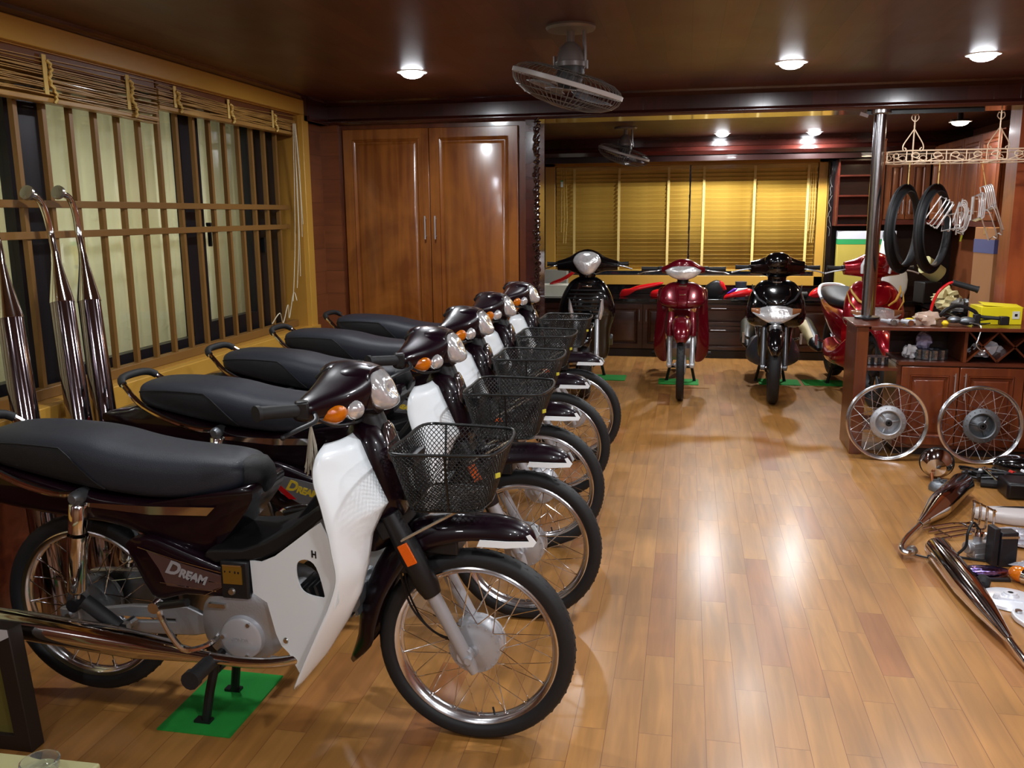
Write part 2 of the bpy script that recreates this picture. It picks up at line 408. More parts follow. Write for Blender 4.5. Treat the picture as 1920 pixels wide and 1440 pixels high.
# yellow window surround
sur = MB().bb(XL-.004, XL+.03, 1.0, 5.52, 2.095, 2.185).bb(XL-.004, XL+.03, 5.43, 5.52, .60, 2.095).bb(XL-.004, XL+.05, 1.0, 5.52, .60, .745)
struct('trim_2', sur, YEL, bevel=.004)
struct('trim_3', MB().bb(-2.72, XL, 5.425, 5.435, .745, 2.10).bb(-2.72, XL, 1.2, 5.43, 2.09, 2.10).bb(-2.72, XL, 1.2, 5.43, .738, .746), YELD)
cor = cr([(0, 0), (.015, -.02), (.022, -.035), (.05, -.045), (.06, -.06), (.06, 0)], 2)
struct('trim_4', MB().loft([[Vector((XL+.0+p[0]*.9, y, ZC+p[1]*.55)) for p in [(0, 0), (.07, 0), (.062, -.022), (.045, -.030), (.03, -.046), (0, -.05)]] for y in (-2, 5.75)]), BEAMW)

# beam across the room and its mouldings
def beam(nm, y0, y1, z0, x0, x1, yface):
    o = struct(nm, MB().bb(x0, x1, y0, y1, z0+.03, ZC), BEAM)
    return o
struct('trim_5', MB().bb(-2.46, XR+.02, YB, YB+.26, 2.095, ZC), BEAM)
struct('trim_6', MB().loft([[Vector((x, YB+p[0], p[1])) for p in [(.26, 2.060), (-.012, 2.060), (-.018, 2.070), (-.018, 2.082), (-.008, 2.090), (0, 2.10), (.26, 2.10)]] for x in (-2.46, XR+.02)]), BEAMW)
struct('trim_7', MB().loft([[Vector((x, YB+p[0], p[1])) for p in [(0, ZC), (-.05, ZC), (-.045, ZC-.012), (-.02, ZC-.025), (0, ZC-.032)]] for x in (-2.46, XR+.02)]), BEAMW)
struct('trim_8', MB().bb(-2.46, -2.40, 5.46, 5.80, 2.06, ZC), BEAM)
struct('trim_9', MB().bb(-2.46, -2.385, 5.46, 5.80, 2.06, 2.09), BEAMW)
# back soffit over the blinds
struct('trim_10', MB().bb(-1.9, XR+.02, 9.30, 9.70, 2.04, ZC), BEAMW)
struct('trim_11', MB().loft([[Vector((x, 9.30+p[0], p[1])) for p in [(0, 2.12), (-.05, 2.105), (-.06, 2.07), (-.02, 2.035), (.3, 2.035), (.3, 2.12)]] for x in (-1.9, XR+.02)]), BEAMW)
struct('trim_12', MB().bb(-1.9, XR, 9.30, 9.36, 1.975, 2.04), mat('very_dark_timber', (34, 14, 12), .35, coat=.3))
# return wall beside the wardrobe towards the back window (carved dark post)
struct('wall_partition', MB().bb(-2.46, -1.04, 6.45, 6.55, 0, ZC), REDW)
struct('wall_side', MB().bb(-1.62, -1.54, 6.5, YBACK, 0, ZC), mat('dark_back_wall', (46, 26, 20), .5))

# ------------------------------------------------------------------ window with grille on the left
def leftwin():
    x = -2.60
    wf = MB()
    for y0, y1 in ((1.2, 1.30), (3.08, 3.27), (4.30, 4.48), (5.02, 5.27)): wf.bb(x-.05, x, y0, y1, .745, 2.095)
    for y0, y1 in ((1.3, 3.08), (3.27, 4.30)): wf.bb(x-.05, x, y0, y1, .745, .825).bb(x-.05, x, y0, y1, 2.04, 2.095)
    wf.bb(x-.05, x, 4.48, 5.02, .745, .885).bb(x-.05, x, 4.48, 5.02, 2.03, 2.095).bb(x-.05, x, 5.27, 5.42, .745, 2.095)
    wn = struct('window_1', wf, ALDK)
    for y0, y1, z0, z1 in ((1.3, 3.08, .825, 2.04), (3.27, 4.30, .825, 2.04), (4.48, 5.02, .885, 2.03)):
        link('window_pane', MB().bb(x-.03, x-.026, y0, y1, z0, z1), glass_thin('window_glass', (.98, 1, .98), .07), wn)
    link('window_handle', MB().bb(x, x+.02, 4.50, 4.515, 1.30, 1.42).bb(x, x+.03, 4.49, 4.525, 1.41, 1.43), BLACK, wn, bevel=.003)
    link('window_lock', MB().bb(x, x+.02, 5.13, 5.17, 1.24, 1.33), BLACK, wn)
leftwin()
CURT = mat('pale_green_curtain', (236, 232, 212), .85, var=.03, scale=2)
_t = CURT.node_tree; _b = _t.nodes['Principled BSDF']; _o = [n for n in _t.nodes if n.type == 'OUTPUT_MATERIAL'][0]
_tl = nn(_t, 'ShaderNodeBsdfTranslucent'); _tl.inputs[0].default_value = srgb(232, 230, 208); _mx = nn(_t, 'ShaderNodeMixShader'); _mx.inputs[0].default_value = .4
_t.links.new(_b.outputs[0], _mx.inputs[1]); _t.links.new(_tl.outputs[0], _mx.inputs[2]); _t.links.new(_mx.outputs[0], _o.inputs[0])
# added unseen area lights outside, brightening the left curtain from behind
for _y in (2.2, 4.4):
    _l = bpy.data.lights.new('curtain_fill_light', 'AREA'); _l.shape = 'RECTANGLE'; _l.size = 1.8; _l.size_y = 1.2; _l.energy = 58; _l.color = (1, .98, .90)
    _lo = bpy.data.objects.new('curtain_fill_light', _l); C.objects.link(_lo); _lo.location = (-4.2, _y, 1.3); _lo.rotation_euler = (0, R_(-90), 0)
pts = []
for i in range(260):
    y = 1.0+4.5*i/259
    pts.append((-2.86+.016*math.sin(i*.9)+.006*math.sin(i*.37), y))
cm = MB().loft([[Vector((px, py, .70)) for px, py in pts], [Vector((px, py, 2.2)) for px, py in pts]], closed=False, cap=False)
tag(link('curtain', cm, CURT, None, solid=.003), 'pale green pleated curtain hanging behind the grilled left window', 'curtain')
# grille: one welded thing
g = thing('window_grille', 'brown painted steel grille of vertical bars across the left window', 'grille', (-2.53, 0, .76))
ys = []
y = 3.039-.157*8
while y < 5.30: ys.append(y); y += .1575
bar = MB().box((0, 0, .665), (.022, .022, 1.33)).mesh('vertical_bar', GRILLE)
for y in ys:
    o = link('vertical_bar', bar, GRILLE, g, loc=(0, y, 0))
for z in (.756, .635): link('horizontal_bar', MB().box((.012, 3.5, z), (.016, 3.72, .030)), GRILLE, g, bevel=.002)
link('bottom_rail', MB().box((.0, 3.5, .008), (.05, 3.80, .044)), GRILLE, g, bevel=.003)

# raised blinds of stacked slats
def raised(name, y0, y1, z0, z1, tapes, label, xo):
    b = thing(name, label, 'blind', (xo, (y0+y1)/2, z0), 0, 'raised bamboo blinds over the left window')
    n = 20; h = y1-y0
    for i in range(n):
        z = (z1-.05-z0)*i/n
        link('slat', MB().box((0, random.uniform(-.003, .003), z+.022), (.05, h, .0035), (random.uniform(-2, 2), random.uniform(-9, 9), 0)), SLATY, b)
    link('bottom_rail', MB().box((0, 0, .008), (.052, h, .02)), SLATY, b, bevel=.003)
    link('head_rail', MB().box((-.01, 0, z1-z0-.022), (.05, h, .05)), mat('brown_head_rail', (110, 66, 36), .4), b, bevel=.003)
    for ty in tapes:
        yy = ty-(y0+y1)/2; pts = []
        for k in range(15):
            pts.append((.030+.008*(k % 2), yy+.010*math.sin(k*.7)+.006*k/3, z1-z0-.03-(z1-z0-.03)*k/14))
        link('ladder_tape', MB().tube(pts, .007, 6, flat=1.8), TAPE, b)
        link('ladder_tape', MB().box((.028, yy-.012, (z1-z0)*.55), (.003, .022, (z1-z0)*.8)), TAPE, b)
    return b
SLATY = wood('bamboo_slat_long', (150, 108, 52), (190, 148, 78), 'y', .45, .1)
raised('window_blind', 1.25, 3.89, 1.905, 2.09, (2.05, 3.154, 3.676), 'bamboo blind drawn up, nearer of two over the left window', -2.478)
raised('window_blind', 3.91, 5.40, 1.965, 2.09, (4.056, 4.572, 5.097), 'bamboo blind drawn up, farther of two, beside the pull cords', -2.482)
pc = thing('pull_cord', 'bundle of cream pull cords hanging at the far end of left window', 'cord', (-2.435, 5.33, 2.03))
for k, (dx, l, a) in enumerate(((0, .95, .00), (.01, .70, .03), (.006, 1.02, -.06), (.012, .62, .045), (-.004, 1.1, -.10))):
    c = cr([(dx, 0, 0), (dx+.004, a*.4, -l*.4), (dx, a*.6+.01*math.sin(k), -l*.7), (dx-.003, a*1.2-.01, -l)], 6)
    link('cord', MB().tube(c, .0022, 5), CORD, pc)
link('cord_tail', MB().tube(cr([(-.06, -.33, -1.22), (-.03, -.28, -1.16), (-.05, -.20, -1.23), (-.03, -.16, -1.12), (-.045, -.12, -1.21), (-.02, -.09, -1.05), (0, -.09, -1.1)], 5), .003, 5), CORD, pc)

# ------------------------------------------------------------------ wardrobe in the middle
wd = thing('wardrobe', 'tall two-door orange brown wooden wardrobe under the dark beam', 'wardrobe', (-1.68, 5.84, 0))
def at(mb): return mb.xf(Matrix.Translation((1.68, -5.84, 0)))
link('frame', at(MB().bb(-2.335, -2.305, 5.83, 6.40, 0, 2.06).bb(-1.095, -1.045, 5.83, 6.40, 0, 2.06).bb(-2.305, -1.095, 5.83, 6.40, 2.03, 2.06).bb(-2.305, -1.095, 5.90, 6.40, 0, .08)), REDW, wd)
link('back_panel', at(MB().bb(-2.305, -1.095, 6.30, 6.33, .05, 2.03)), REDW, wd)
def panel_door(parent, x0, x1, y, z0, z1, m, rail=.065, t=.022, nm='door', inner=True):
    """framed door facing -y with a raised field"""
    d = MB().prism([(x0, z0), (x1, z0), (x1, z1), (x0, z1)], y, y+t, holes=[[(x0+rail, z0+rail), (x1-rail, z0+rail), (x1-rail, z1-rail), (x0+rail, z1-rail)]])
    o = link(nm, d, m, parent, bevel=.003)
    q = MB(); a, b, c, e = x0+rail, x1-rail, z0+rail, z1-rail
    r = [[(a, c), (b, c), (b, e), (a, e)]]
    def rg(i, yy): return [Vector((a+i, yy, c+i)), Vector((b-i, yy, c+i)), Vector((b-i, yy, e-i)), Vector((a+i, yy, e-i))]
    k = min(1, rail/.065)
    q.loft([rg(-.002, y+t*.9), rg(0, y+.004), rg(.006*k, y-.003), rg(.012*k, y+.002), rg(.020*k, y+.011), rg(.026*k, y+.011), rg(.040*k, y+.004), rg(.044*k, y+.003)])
    link('door_panel' if nm == 'door' else 'front_panel', q, m, o, ang=20)
    return o
def pull(parent, x, y, z0, z1=None, x1=None, m=None, r=.006):
    m = m or mat('satin_handle', (200, 200, 205), .3, .9)
    h = MB()
    if x1 is None:
        h.tube([(x, y-.028, z0), (x, y-.028, z1)], r, 8).cyl((x, y, z0+.02), (x, y-.028, z0+.02), r*.8, 8).cyl((x, y, z1-.02), (x, y-.028, z1-.02), r*.8, 8)
    else:
        h.tube([(x, y-.028, z0), (x1, y-.028, z0)], r, 8).cyl((x+.015, y, z0), (x+.015, y-.028, z0), r*.8, 8).cyl((x1-.015, y, z0), (x1-.015, y-.028, z0), r*.8, 8)
    return link('handle', h, m, parent)
for x0, x1, hx in ((-2.303, -1.702, -1.732), (-1.698, -1.097, -1.662)):
    d = panel_door(wd, x0+1.68, x1+1.68, -.035, .09, 2.028, DOORW)
    pull(d, hx+1.68, -.035, 1.30, 1.455)
# carved post right of the wardrobe
cp = thing('carved_post', 'dark glossy carved wooden post between the wardrobe and back room', 'post', (-.985, 5.80, 0))
pm = MB().bb(-.06, .03, 0, .22, 0, 2.06)
link('post_body', pm, BEAMW, cp)
cv = MB(); random.seed(3)
for k in range(64):
    z = .75+k*.0205
    cv.ball((.012+random.uniform(-.018, .018), -.006, z), (random.uniform(.009, .017), .014, random.uniform(.010, .02)), 8)
    if k % 2: cv.tube([(.0, -.01, z), (.02, -.018, z+.02), (.034, -.006, z+.045)], .006, 6)
link('carving', cv, mat('glossy_black_red_carving', (36, 16, 14), .12, coat=1), cp)['kind'] = 'stuff'

# ------------------------------------------------------------------ back window: frame, two lowered blinds
YW = 9.66
fr = MB().bb(-1.52, -1.41, YW-.03, YW+.04, .70, 2.0).bb(1.31, 1.40, YW-.03, YW+.04, .70, 2.0).bb(-1.52, 1.40, YW-.03, YW+.04, 1.955, 2.0).bb(-1.52, 1.40, YW-.03, YW+.04, .70, .80)
fw_ = struct('window_2', fr, YEL, bevel=.004)
link('window_pane', MB().bb(-1.41, 1.31, YW+.09, YW+.094, .80, 1.955), glass_thin('window_glass', (.98, 1, .98), .07), fw_)
def lowered(y, x0, x1, z0, z1, tapes, label, n=25, ang=-66):
    b = thing('window_blind', label, 'blind', ((x0+x1)/2, y, z0), 0, 'lowered bamboo blinds on the back window')
    cx = (x0+x1)/2; h = (z1-z0-.06)
    me = MB().box((0, 0, 0), (x1-x0-.012, .051, .003), (ang, 0, 0)).mesh('slat', SLAT)
    for i in range(n):
        o = link('slat', me, SLAT, b, loc=(random.uniform(-.002, .002), 0, .035+h*i/n)); o.rotation_euler = (R_(random.uniform(-3, 3)+(10 if i < n*.45 else 0)*(1-i/(n*.45))), 0, 0)
    link('bottom_rail', MB().box((0, 0, .012), (x1-x0-.012, .035, .018)), SLAT, b, bevel=.003)
    link('head_rail', MB().box((0, 0, z1-z0-.02), (x1-x0-.008, .04, .045)), SLAT, b, bevel=.003)
    for tx in tapes:
        link('ladder_tape', MB().box((tx-cx, -.027, (z1-z0)/2), (.026, .0015, z1-z0-.03)), TAPE, b)
        for k in range(0): pass
    return b
b1 = lowered(YW-.005, -1.405, .02, .845, 1.95, (-1.20, -.72, -.20), 'lowered bamboo blind covering left half of the back window')
b2 = lowered(YW-.005, .025, 1.305, .845, 1.95, (.165, .68, 1.21), 'lowered bamboo blind covering right half of the back window')
for bl_, xs in ((b1, (-1.34, -1.315, -1.29)), (b2, (1.235, 1.255, 1.275))):
    for i, x in enumerate(xs):
        link('pull_cord', MB().tube([(x-bl_.location.x, -.03, 1.08), (x-bl_.location.x+.006*i, -.032, .55), (x-bl_.location.x-.004, -.03, .30 if i else .42)], .0026, 5), TAPE, bl_)
tg = tag(link('paper_tag', MB().bb(-.012, .012, -.002, .002, -.035, .035), mat('white_tag', (225, 245, 235), .5), None, loc=(-1.335, YW-.042, 1.78)), 'small white tag with green top hanging on the left blind cords', 'tag')
link('green_band', MB().bb(-.0122, .0122, -.0025, .0025, .022, .035), mat('green_band', (50, 160, 90), .5), tg)

# ------------------------------------------------------------------ downlights
def downlight(x, y, z, lab, cat='ceiling light', grp='round ceiling downlights', warm=False, power=None):
    t = thing('ceiling_light', lab, cat, (x, y, z), 0, grp)
    link('trim_ring', MB().lathe([(.062, -.002), (.080, -.004), (.084, 0), (.062, .0)], ax=(0, 0, 1), n=32), WHITE, t)
    link('diffuser', MB().lathe([(0, -.034), (.025, -.032), (.045, -.025), (.058, -.014), (.063, 0)], ax=(0, 0, 1), n=32), LAMPM if not warm else LAMPW, t)
    l = bpy.data.lights.new('lamp', 'AREA'); l.shape = 'DISK'; l.size = .12; l.energy = power or LAMP_W; l.color = LAMP_COL if not warm else (1, .72, .45)
    lo = bpy.data.objects.new('lamp', l); C.objects.link(lo); lo.parent = t; lo.location = (0, 0, -.040)
    return t
LAMPM = mat('lamp_glow', (255, 255, 255), .5, emit=24.0, ecol=(.92, .94, 1, 1), var=0)
LAMPW = mat('warm_lamp_glow', (255, 240, 220), .5, emit=14.0, ecol=(1, .88, .72, 1), var=0)
downlight(-1.46, 4.71, ZC, 'round white downlight lit in the ceiling left of the near fan')
downlight(.50, 4.89, ZC, 'round white downlight, left one of the pair right of the near fan')
downlight(1.40, 4.88, ZC, 'round white downlight, rightmost in the near ceiling')
downlight(.31, 8.98, ZC, 'small white downlight, left one of the pair above the back blinds', power=30)
downlight(1.17, 9.06, ZC, 'small white downlight, right one of the pair above the back blinds', power=30)
wl_ = downlight(2.03, 7.50, 2.13, 'warm glowing round lamp on a short stem behind the hanging scrollwork rack', warm=True, power=10)
link('stem', MB().cyl((0, 0, 0), (0, 0, .08), .02).cyl((0, 0, 0), (0, 0, .012), .07, 24), BLACK, wl_)
# the same lamps where the photograph does not reach: behind the beam and behind the camera
downlight(-.75, 6.4, ZC, 'round white downlight hidden behind the beam over the black scooter', power=8)
downlight(.55, 6.35, ZC, 'round white downlight hidden behind the beam near the island', power=8)
for x in (-1.46, .50, 1.9):
    for yy in (2.75, .7, -1.1):
        pw = {(-1.46, 2.75): 13, (-1.46, .7): 6, (.5, .7): 25, (.5, 2.75): 20}.get((x, yy), LAMP_W)
        downlight(x, yy, ZC, 'round white downlight over the near floor, %s row, %s' % ({2.75: 'first', .7: 'second', -1.1: 'last'}[yy], {-1.46: 'by the window', .5: 'middle', 1.9: 'by the right wall'}[x]), power=pw)
# ------------------------------------------------------------------ spoked wheels
def spoke_meshes(m, rh, rr, hy, lean=32, th=.0016):
    out = []
    for sy in (-1, 1):
        for sl in (-1, 1):
            a = R_(90); b = R_(90+sl*lean)
            mb = MB().cyl((rh*math.cos(a), sy*hy, rh*math.sin(a)), (rr*math.cos(b), sy*.006, rr*math.sin(b)), th, 6)
            mb.cyl((rr*math.cos(b)*.955, sy*.007, rr*math.sin(b)*.955), (rr*math.cos(b), sy*.006, rr*math.sin(b)), th*2, 6)
            out.append(mb.mesh('spoke', m))
    return out
def put_spokes(parent, meshes, n=36, phase=0):
    for i in range(n):
        o = bpy.data.objects.new('spoke', meshes[(i*2 % 4 if i % 2 else i % 4) if False else i % 4])
        C.objects.link(o); o.parent = parent; o.rotation_euler = (0, phase+2*PI*(i//2*2+(i % 2)*.0)/n + (i % 2)*2*PI/n*.5, 0)
def rim_mb(ro=.236, w=.024):
    return MB().lathe([(ro-.004, -w), (ro, -w+.002), (ro-.003, -w+.006), (ro-.012, -.012), (ro-.016, 0), (ro-.012, .012), (ro-.003, w-.006), (ro, w-.002), (ro-.004, w),
                       (ro-.010, w-.003), (ro-.019, .013), (ro-.022, 0), (ro-.019, -.013), (ro-.010, -w+.003)], ax=(0, 1, 0), n=72, loop=True)
def tyre_mb(R=.28, ri=.231, w=.031, n=72, tread=True):
    mb = MB(); c = (R+ri)/2; h = (R-ri)/2
    prof = [(c+h*math.copysign(abs(math.cos(t))**.8, math.cos(t)), w*math.copysign(abs(math.sin(t))**.75, math.sin(t))) for t in [2*PI*(k+.5)/16 for k in range(16)]]
    mb.lathe(prof, ax=(0, 1, 0), n=n, loop=True)
    if tread:
        for k in range(48):
            a = 2*PI*k/48
            for s in (-1, 1):
                b = a+s*.02
                m = Matrix.Rotation(-b, 4, 'Y')@Matrix.Translation((R-.0048, s*.0150, 0))@Matrix.Rotation(R_(38*s), 4, 'Z')@Matrix.Rotation(R_(-24*s), 4, 'X')
                q = MB().box((0, 0, 0), (.004, .010, .017)); q.xf(m)
                mb.add(q.v, q.f)
    return mb
SPK = spoke_meshes(CHROME, .068, .222, .026)
def hub_front(mb):
    mb.lathe([(.0, -.052), (.014, -.052), (.016, -.040), (.030, -.036), (.050, -.034), (.056, -.030), (.072, -.028), (.074, -.024), (.074, .026), (.078, .028), (.078, .036), (.066, .040), (.02, .046), (0, .05)], ax=(0, 1, 0), n=40)
    for k in range(18):
        a = 2*PI*k/18
        mb.cyl((.068*math.cos(a), -.0285, .068*math.sin(a)), (.068*math.cos(a), -.031, .068*math.sin(a)), .0032, 6)
    return mb
def wheel(parent, c, hubmat, R=.28, spokes=True, phase=0.1, label=None):
    w = link('wheel', rim_mb(), RIMC, parent, ang=50, loc=c)
    if label: w['label'] = label
    link('tyre', tyre_mb(R), RUBBER, w, ang=30)
    link('hub', hub_front(MB()), hubmat, w, ang=30)
    link('valve_stem', MB().cyl((.05, .0, -.213), (.045, 0, -.190), .003), BLACK, w)
    put_spokes(w, SPK, phase=phase)
    return w

# ------------------------------------------------------------------ the dark maroon underbone motorcycle
def dream(name, label, loc, decal='plain'):
    """faces +x; front axle above x=0; right side is -y"""
    t = thing(name, label, 'motorcycle', loc, 0, 'dark maroon motorcycles lined up along the window wall')
    wheel(t, (0, 0, .28), SILVER, label='front wheel with silver drum hub')
    wheel(t, (-1.2, 0, .31), DARKALU, phase=.23, label='rear wheel with dull metal hub')
    # front fork
    for s in (-1, 1):
        y = s*.078
        f = MB(); ax = Vector((-.207, 0, .40)).normalized(); a = Vector((-.012, y, .285))
        f.tube([a-ax*.055, a-ax*.03, a+ax*.02, a+ax*.06, a+ax*.30], [.012, .017, .019, .0185, .021], 14)
        f.cyl((-.012, y-.012*1, .285), (-.012, y+.012, .285), .022, 14)
        if s < 0: f.cyl((0, -.09, .28), (0, -.1035, .28), .011, 6); f.cyl((0, -.055, .28), (0, -.098, .28), .0085, 12)
        fl = link('fork_leg', f, SILVER, t, ang=40)
        up = MB().tube([a+ax*.19, a+ax*.22, a+ax*.30, a+ax*.44], [.025, .032, .033, .028], 14)
        link('fork_cover', up, BLACK, fl)
        rf = MB().box(tuple(a+ax*.325+Vector((.004, s*.033, .003))), (.030, .006, .062), (0, -27, 0))
        link('reflector', rf, mat('orange_reflector', (225, 95, 10), .3, bump=.6, bscale=400), fl, bevel=.002)
    link('brake_cable', MB().tube(cr([(-.20, -.04, .62), (-.20, -.045, .50), (-.17, -.05, .40), (-.11, -.045, .33), (-.05, -.045, .31)], 5), .0035, 6), BLACK, t)
    link('speedometer_cable', MB().tube(cr([(-.19, -.03, .60), (-.19, -.035, .47), (-.15, -.04, .37), (-.10, -.04, .32), (-.04, -.04, .30)], 5), .003, 6), BLACK, t)
    # front fender
    T = cr([(.172, .596), (.150, .632), (.09, .655), (0, .660), (-.1, .652), (-.185, .625), (-.25, .555), (-.30, .46), (-.328, .37), (-.340, .29), (-.372, .205)], 3)
    B = cr([(.160, .586), (.125, .598), (.06, .606), (-.02, .603), (-.09, .585), (-.16, .548), (-.205, .49), (-.245, .42), (-.272, .34), (-.29, .275), (-.362, .197)], 3)
    W = cr([(.012, 0), (.042, 0), (.052, 0), (.056, 0), (.060, 0), (.062, 0), (.062, 0), (.062, 0), (.062, 0), (.055, 0), (.012, 0)], 3)
    rings = []
    for (tx, tz), (bx, bz), (w_, _) in zip(T, B, W):
        tp = Vector((tx, 0, tz)); bp_ = Vector((bx, 0, bz)); d = tp-bp_; r = []
        for a in (-1, -.98, -.9, -.7, -.4, 0, .4, .7, .9, .98, 1):
            h = (1-abs(a)**3.2)**(1/1.7)
            r.append(bp_+d*h+Vector((0, a*w_, 0)))
        rings.append(r)
    fen = link('front_fender', MB().loft(rings, closed=False, cap=False), MAROON, t, solid=.004, ang=60)
    tip = MB()
    for s in (-1, 1):
        o = [(.02, .592), (.10, .592), (.168, .590), (.176, .602), (.160, .625), (.150, .622), (.158, .606), (.10, .611), (.028, .611)]
        tip.prism(o, (lambda x, z, s=s: s*(.0585 if x < .1 else .0585-(x-.1)*.40)), (lambda x, z, s=s: s*(.0605 if x < .1 else .0605-(x-.1)*.40)))
    link('fender_stripe', tip, WHITE, fen)
    link('fender_bracket', MB().bb(-.13, -.035, -.05, .05, .557, .60).bb(-.20, -.13, -.062, .062, .50, .585), BLACK, t, bevel=.006)
    # steering column cover: between the two white leg shields
    secs = [(.915, -.315, .02, .045, 2.3), (.895, -.30, .05, .058, 2.3), (.85, -.285, .062, .072, 2.6), (.79, -.268, .062, .080, 2.8), (.72, -.25, .060, .084, 2.8), (.66, -.238, .055, .084, 2.8), (.60, -.25, .045, .075, 2.6), (.56, -.265, .03, .06, 2.3)]
    link('steering_column_cover', MB().loft([sup((x, 0, z), (a, 0, a*.25), (0, b, 0), p, 24) for z, x, a, b, p in secs]), MAROON, t, ang=60)
    em = MB().pillow([(-.052, .82), (-.030, .90), (-.018, .912), (.018, .912), (.030, .90), (.052, .82), (.024, .765), (0, .755), (-.024, .765)], 0, .004, .014, plane='yz')
    em.xf(Matrix.Translation((-.2245, 0, .835))@Matrix.Rotation(R_(-15), 4, 'Y')@Matrix.Translation((0, 0, -.835)))
    link('column_garnish', em, mat('smoked_chrome', (120, 112, 112), .12, .9, coat=1), t)
    # leg shield wings (white), one mesh each side, plus the white side panels with the opening
    inner = [(-.322, .030, .888), (-.292, .068, .870), (-.268, .080, .825), (-.240, .084, .765), (-.214, .087, .712), (-.226, .095, .690), (-.246, .122, .640), (-.252, .146, .565), (-.272, .156, .485), (-.305, .164, .415), (-.366, .178, .315), (-.440, .205, .225)]
    outer = [(-.342, .190, .892), (-.343, .248, .868), (-.341, .268, .815), (-.324, .272, .755), (-.312, .273, .700), (-.306, .273, .675), (-.300, .273, .630), (-.295, .268, .560), (-.322, .262, .480), (-.356, .256, .410), (-.405, .243, .312), (-.448, .226, .222)]
    outer = cr(outer, 4); inner2 = []
    for q in range(len(inner)-1):
        for k in range(4): inner2.append(tuple(inner[q][n]+(inner[q+1][n]-inner[q][n])*k/4 for n in range(3)))
    inner2.append(inner[-1]); rc = []
    for a, b2 in zip(inner2, outer):
        row = []
        for k in range(9):
            u = k/8; bl = .016*4*u*(1-u)*min(1, (a[2]-.2)*4); row.append((a[0]+(b2[0]-a[0])*u+bl*.8, a[1]+(b2[1]-a[1])*u+bl*.5, a[2]+(b2[2]-a[2])*u))
        rc.append(row)
    side = [(-.598, .540), (-.557, .545), (-.509, .570), (-.445, .620), (-.385, .668), (-.345, .697), (-.310, .650), (-.292, .58), (-.292, .50), (-.335, .43), (-.40, .325), (-.44, .245), (-.478, .300), (-.503, .315), (-.520, .345), (-.545, .43), (-.594, .445)]
    hole = cr([(-.435, .550), (-.425, .575), (-.395, .585), (-.368, .570), (-.345, .510), (-.350, .492), (-.405, .490), (-.428, .510)], 3, True)
    yf = lambda x, z: .135+(x+.6)*.36+max(0, x+.36)*.2
    for s in (-1, 1):
        g = MB().loft([[Vector((x, s*y, z)) for x, y, z in r] for r in rc], closed=False, cap=False)
        ls = link('leg_shield', g, WHITE, t, ang=50, solid=.004)
        p = MB().prism(cr(side, 1, True), (lambda x, z, s=s: s*yf(x, z)), (lambda x, z, s=s: s*(yf(x, z)-.004)), holes=[hole])
        link('side_panel', p, WHITE, ls, ang=20)
        b = MB().lathe([(0, .004), (.006, .004), (.009, 0), (.009, -.004)], o=(-.485, s*(yf(-.485, .33)+.001), .335), ax=(0, s, 0), n=14)
        link('panel_bolt', b, STEEL, ls)
        h = text_mb('H', .026, .0006, 0, 1, .0008)
        h.xf(Matrix.Translation((-.372, s*(yf(-.372, .6)+.002), .605))@Matrix.Rotation(R_(90), 4, 'X')@Matrix.Rotation(R_(-20 if s < 0 else 200), 4, 'Y'))
        link('lettering', h, BLACK, ls)
    # floor tunnel and frame
    tun = [(-.735, .545), (-.70, .527), (-.60, .540), (-.557, .547), (-.509, .572), (-.445, .622), (-.385, .670), (-.345, .70), (-.33, .72), (-.40, .70), (-.47, .645), (-.55, .598), (-.62, .572), (-.72, .565)]
    link('centre_tunnel', MB().prism(tun, -.142, .142), BLACK, t, bevel=.008)
    br = link('battery_bracket', MB().bb(-.682, -.600, -.150, .150, .430, .540), BLACK, t, bevel=.006)
    link('info_plate', MB().bb(-.672, -.616, -.1535, -.150, .475, .530), GOLD, br)
    link('plate_lettering', MB().bb(-.667, -.663, -.1542, -.1536, .508, .513).bb(-.652, -.648, -.1542, -.1536, .508, .513).bb(-.637, -.633, -.1542, -.1536, .506, .513).bb(-.628, -.623, -.1542, -.1536, .506, .512), BLACK, br)
    link('plate_edge', MB().bb(-.672, -.616, -.1545, -.150, .5265, .5305), CHROME, br)
    link('bracket_bolt', MB().lathe([(0, .006), (.008, .006), (.011, 0)], o=(-.650, -.150, .452), ax=(0, -1, 0), n=12), STEEL, br)
    fr = MB().tube(cr([(-.30, 0, .90), (-.36, 0, .78), (-.45, 0, .66), (-.58, 0, .52), (-.72, 0, .50)], 4), .026, 10)
    for s in (-1, 1):
        fr.tube([(-.70, s*.05, .50), (-.90, s*.09, .60), (-1.25, s*.09, .68)], .014, 8)
        fr.tube([(-.70, s*.06, .50), (-.745, s*.08, .30)], .016, 8)
    link('frame', fr, BLACK, t)
    # seat
    S = [(-1.452, .800, .835, .05), (-1.440, .776, .852, .092), (-1.40, .760, .862, .118), (-1.30, .738, .866, .130), (-1.16, .712, .860, .136), (-1.08, .700, .850, .137), (-1.0, .690, .832, .135),
         (-.90, .680, .818, .128), (-.80, .682, .812, .118), (-.71, .697, .808, .104), (-.655, .715, .798, .088), (-.635, .735, .780, .070)]
    S = cr(S, 3)
    seat = MB().loft([sup((x, 0, (a+b)/2), (0, w_, 0), (0, 0, (b-a)/2), 3.2, 28) for x, a, b, w_ in S])
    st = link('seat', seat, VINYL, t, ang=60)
    i1 = [q for q in S if q[0] < -1.02]
    back = []
    for x, a, b, w_ in i1:
        zz = b-.030 if x < -1.15 else b-.030-(x+1.15)*.75
        r = []
        for sy in (-1, 1):
            pass
        back.append((x, a, zz, w_))
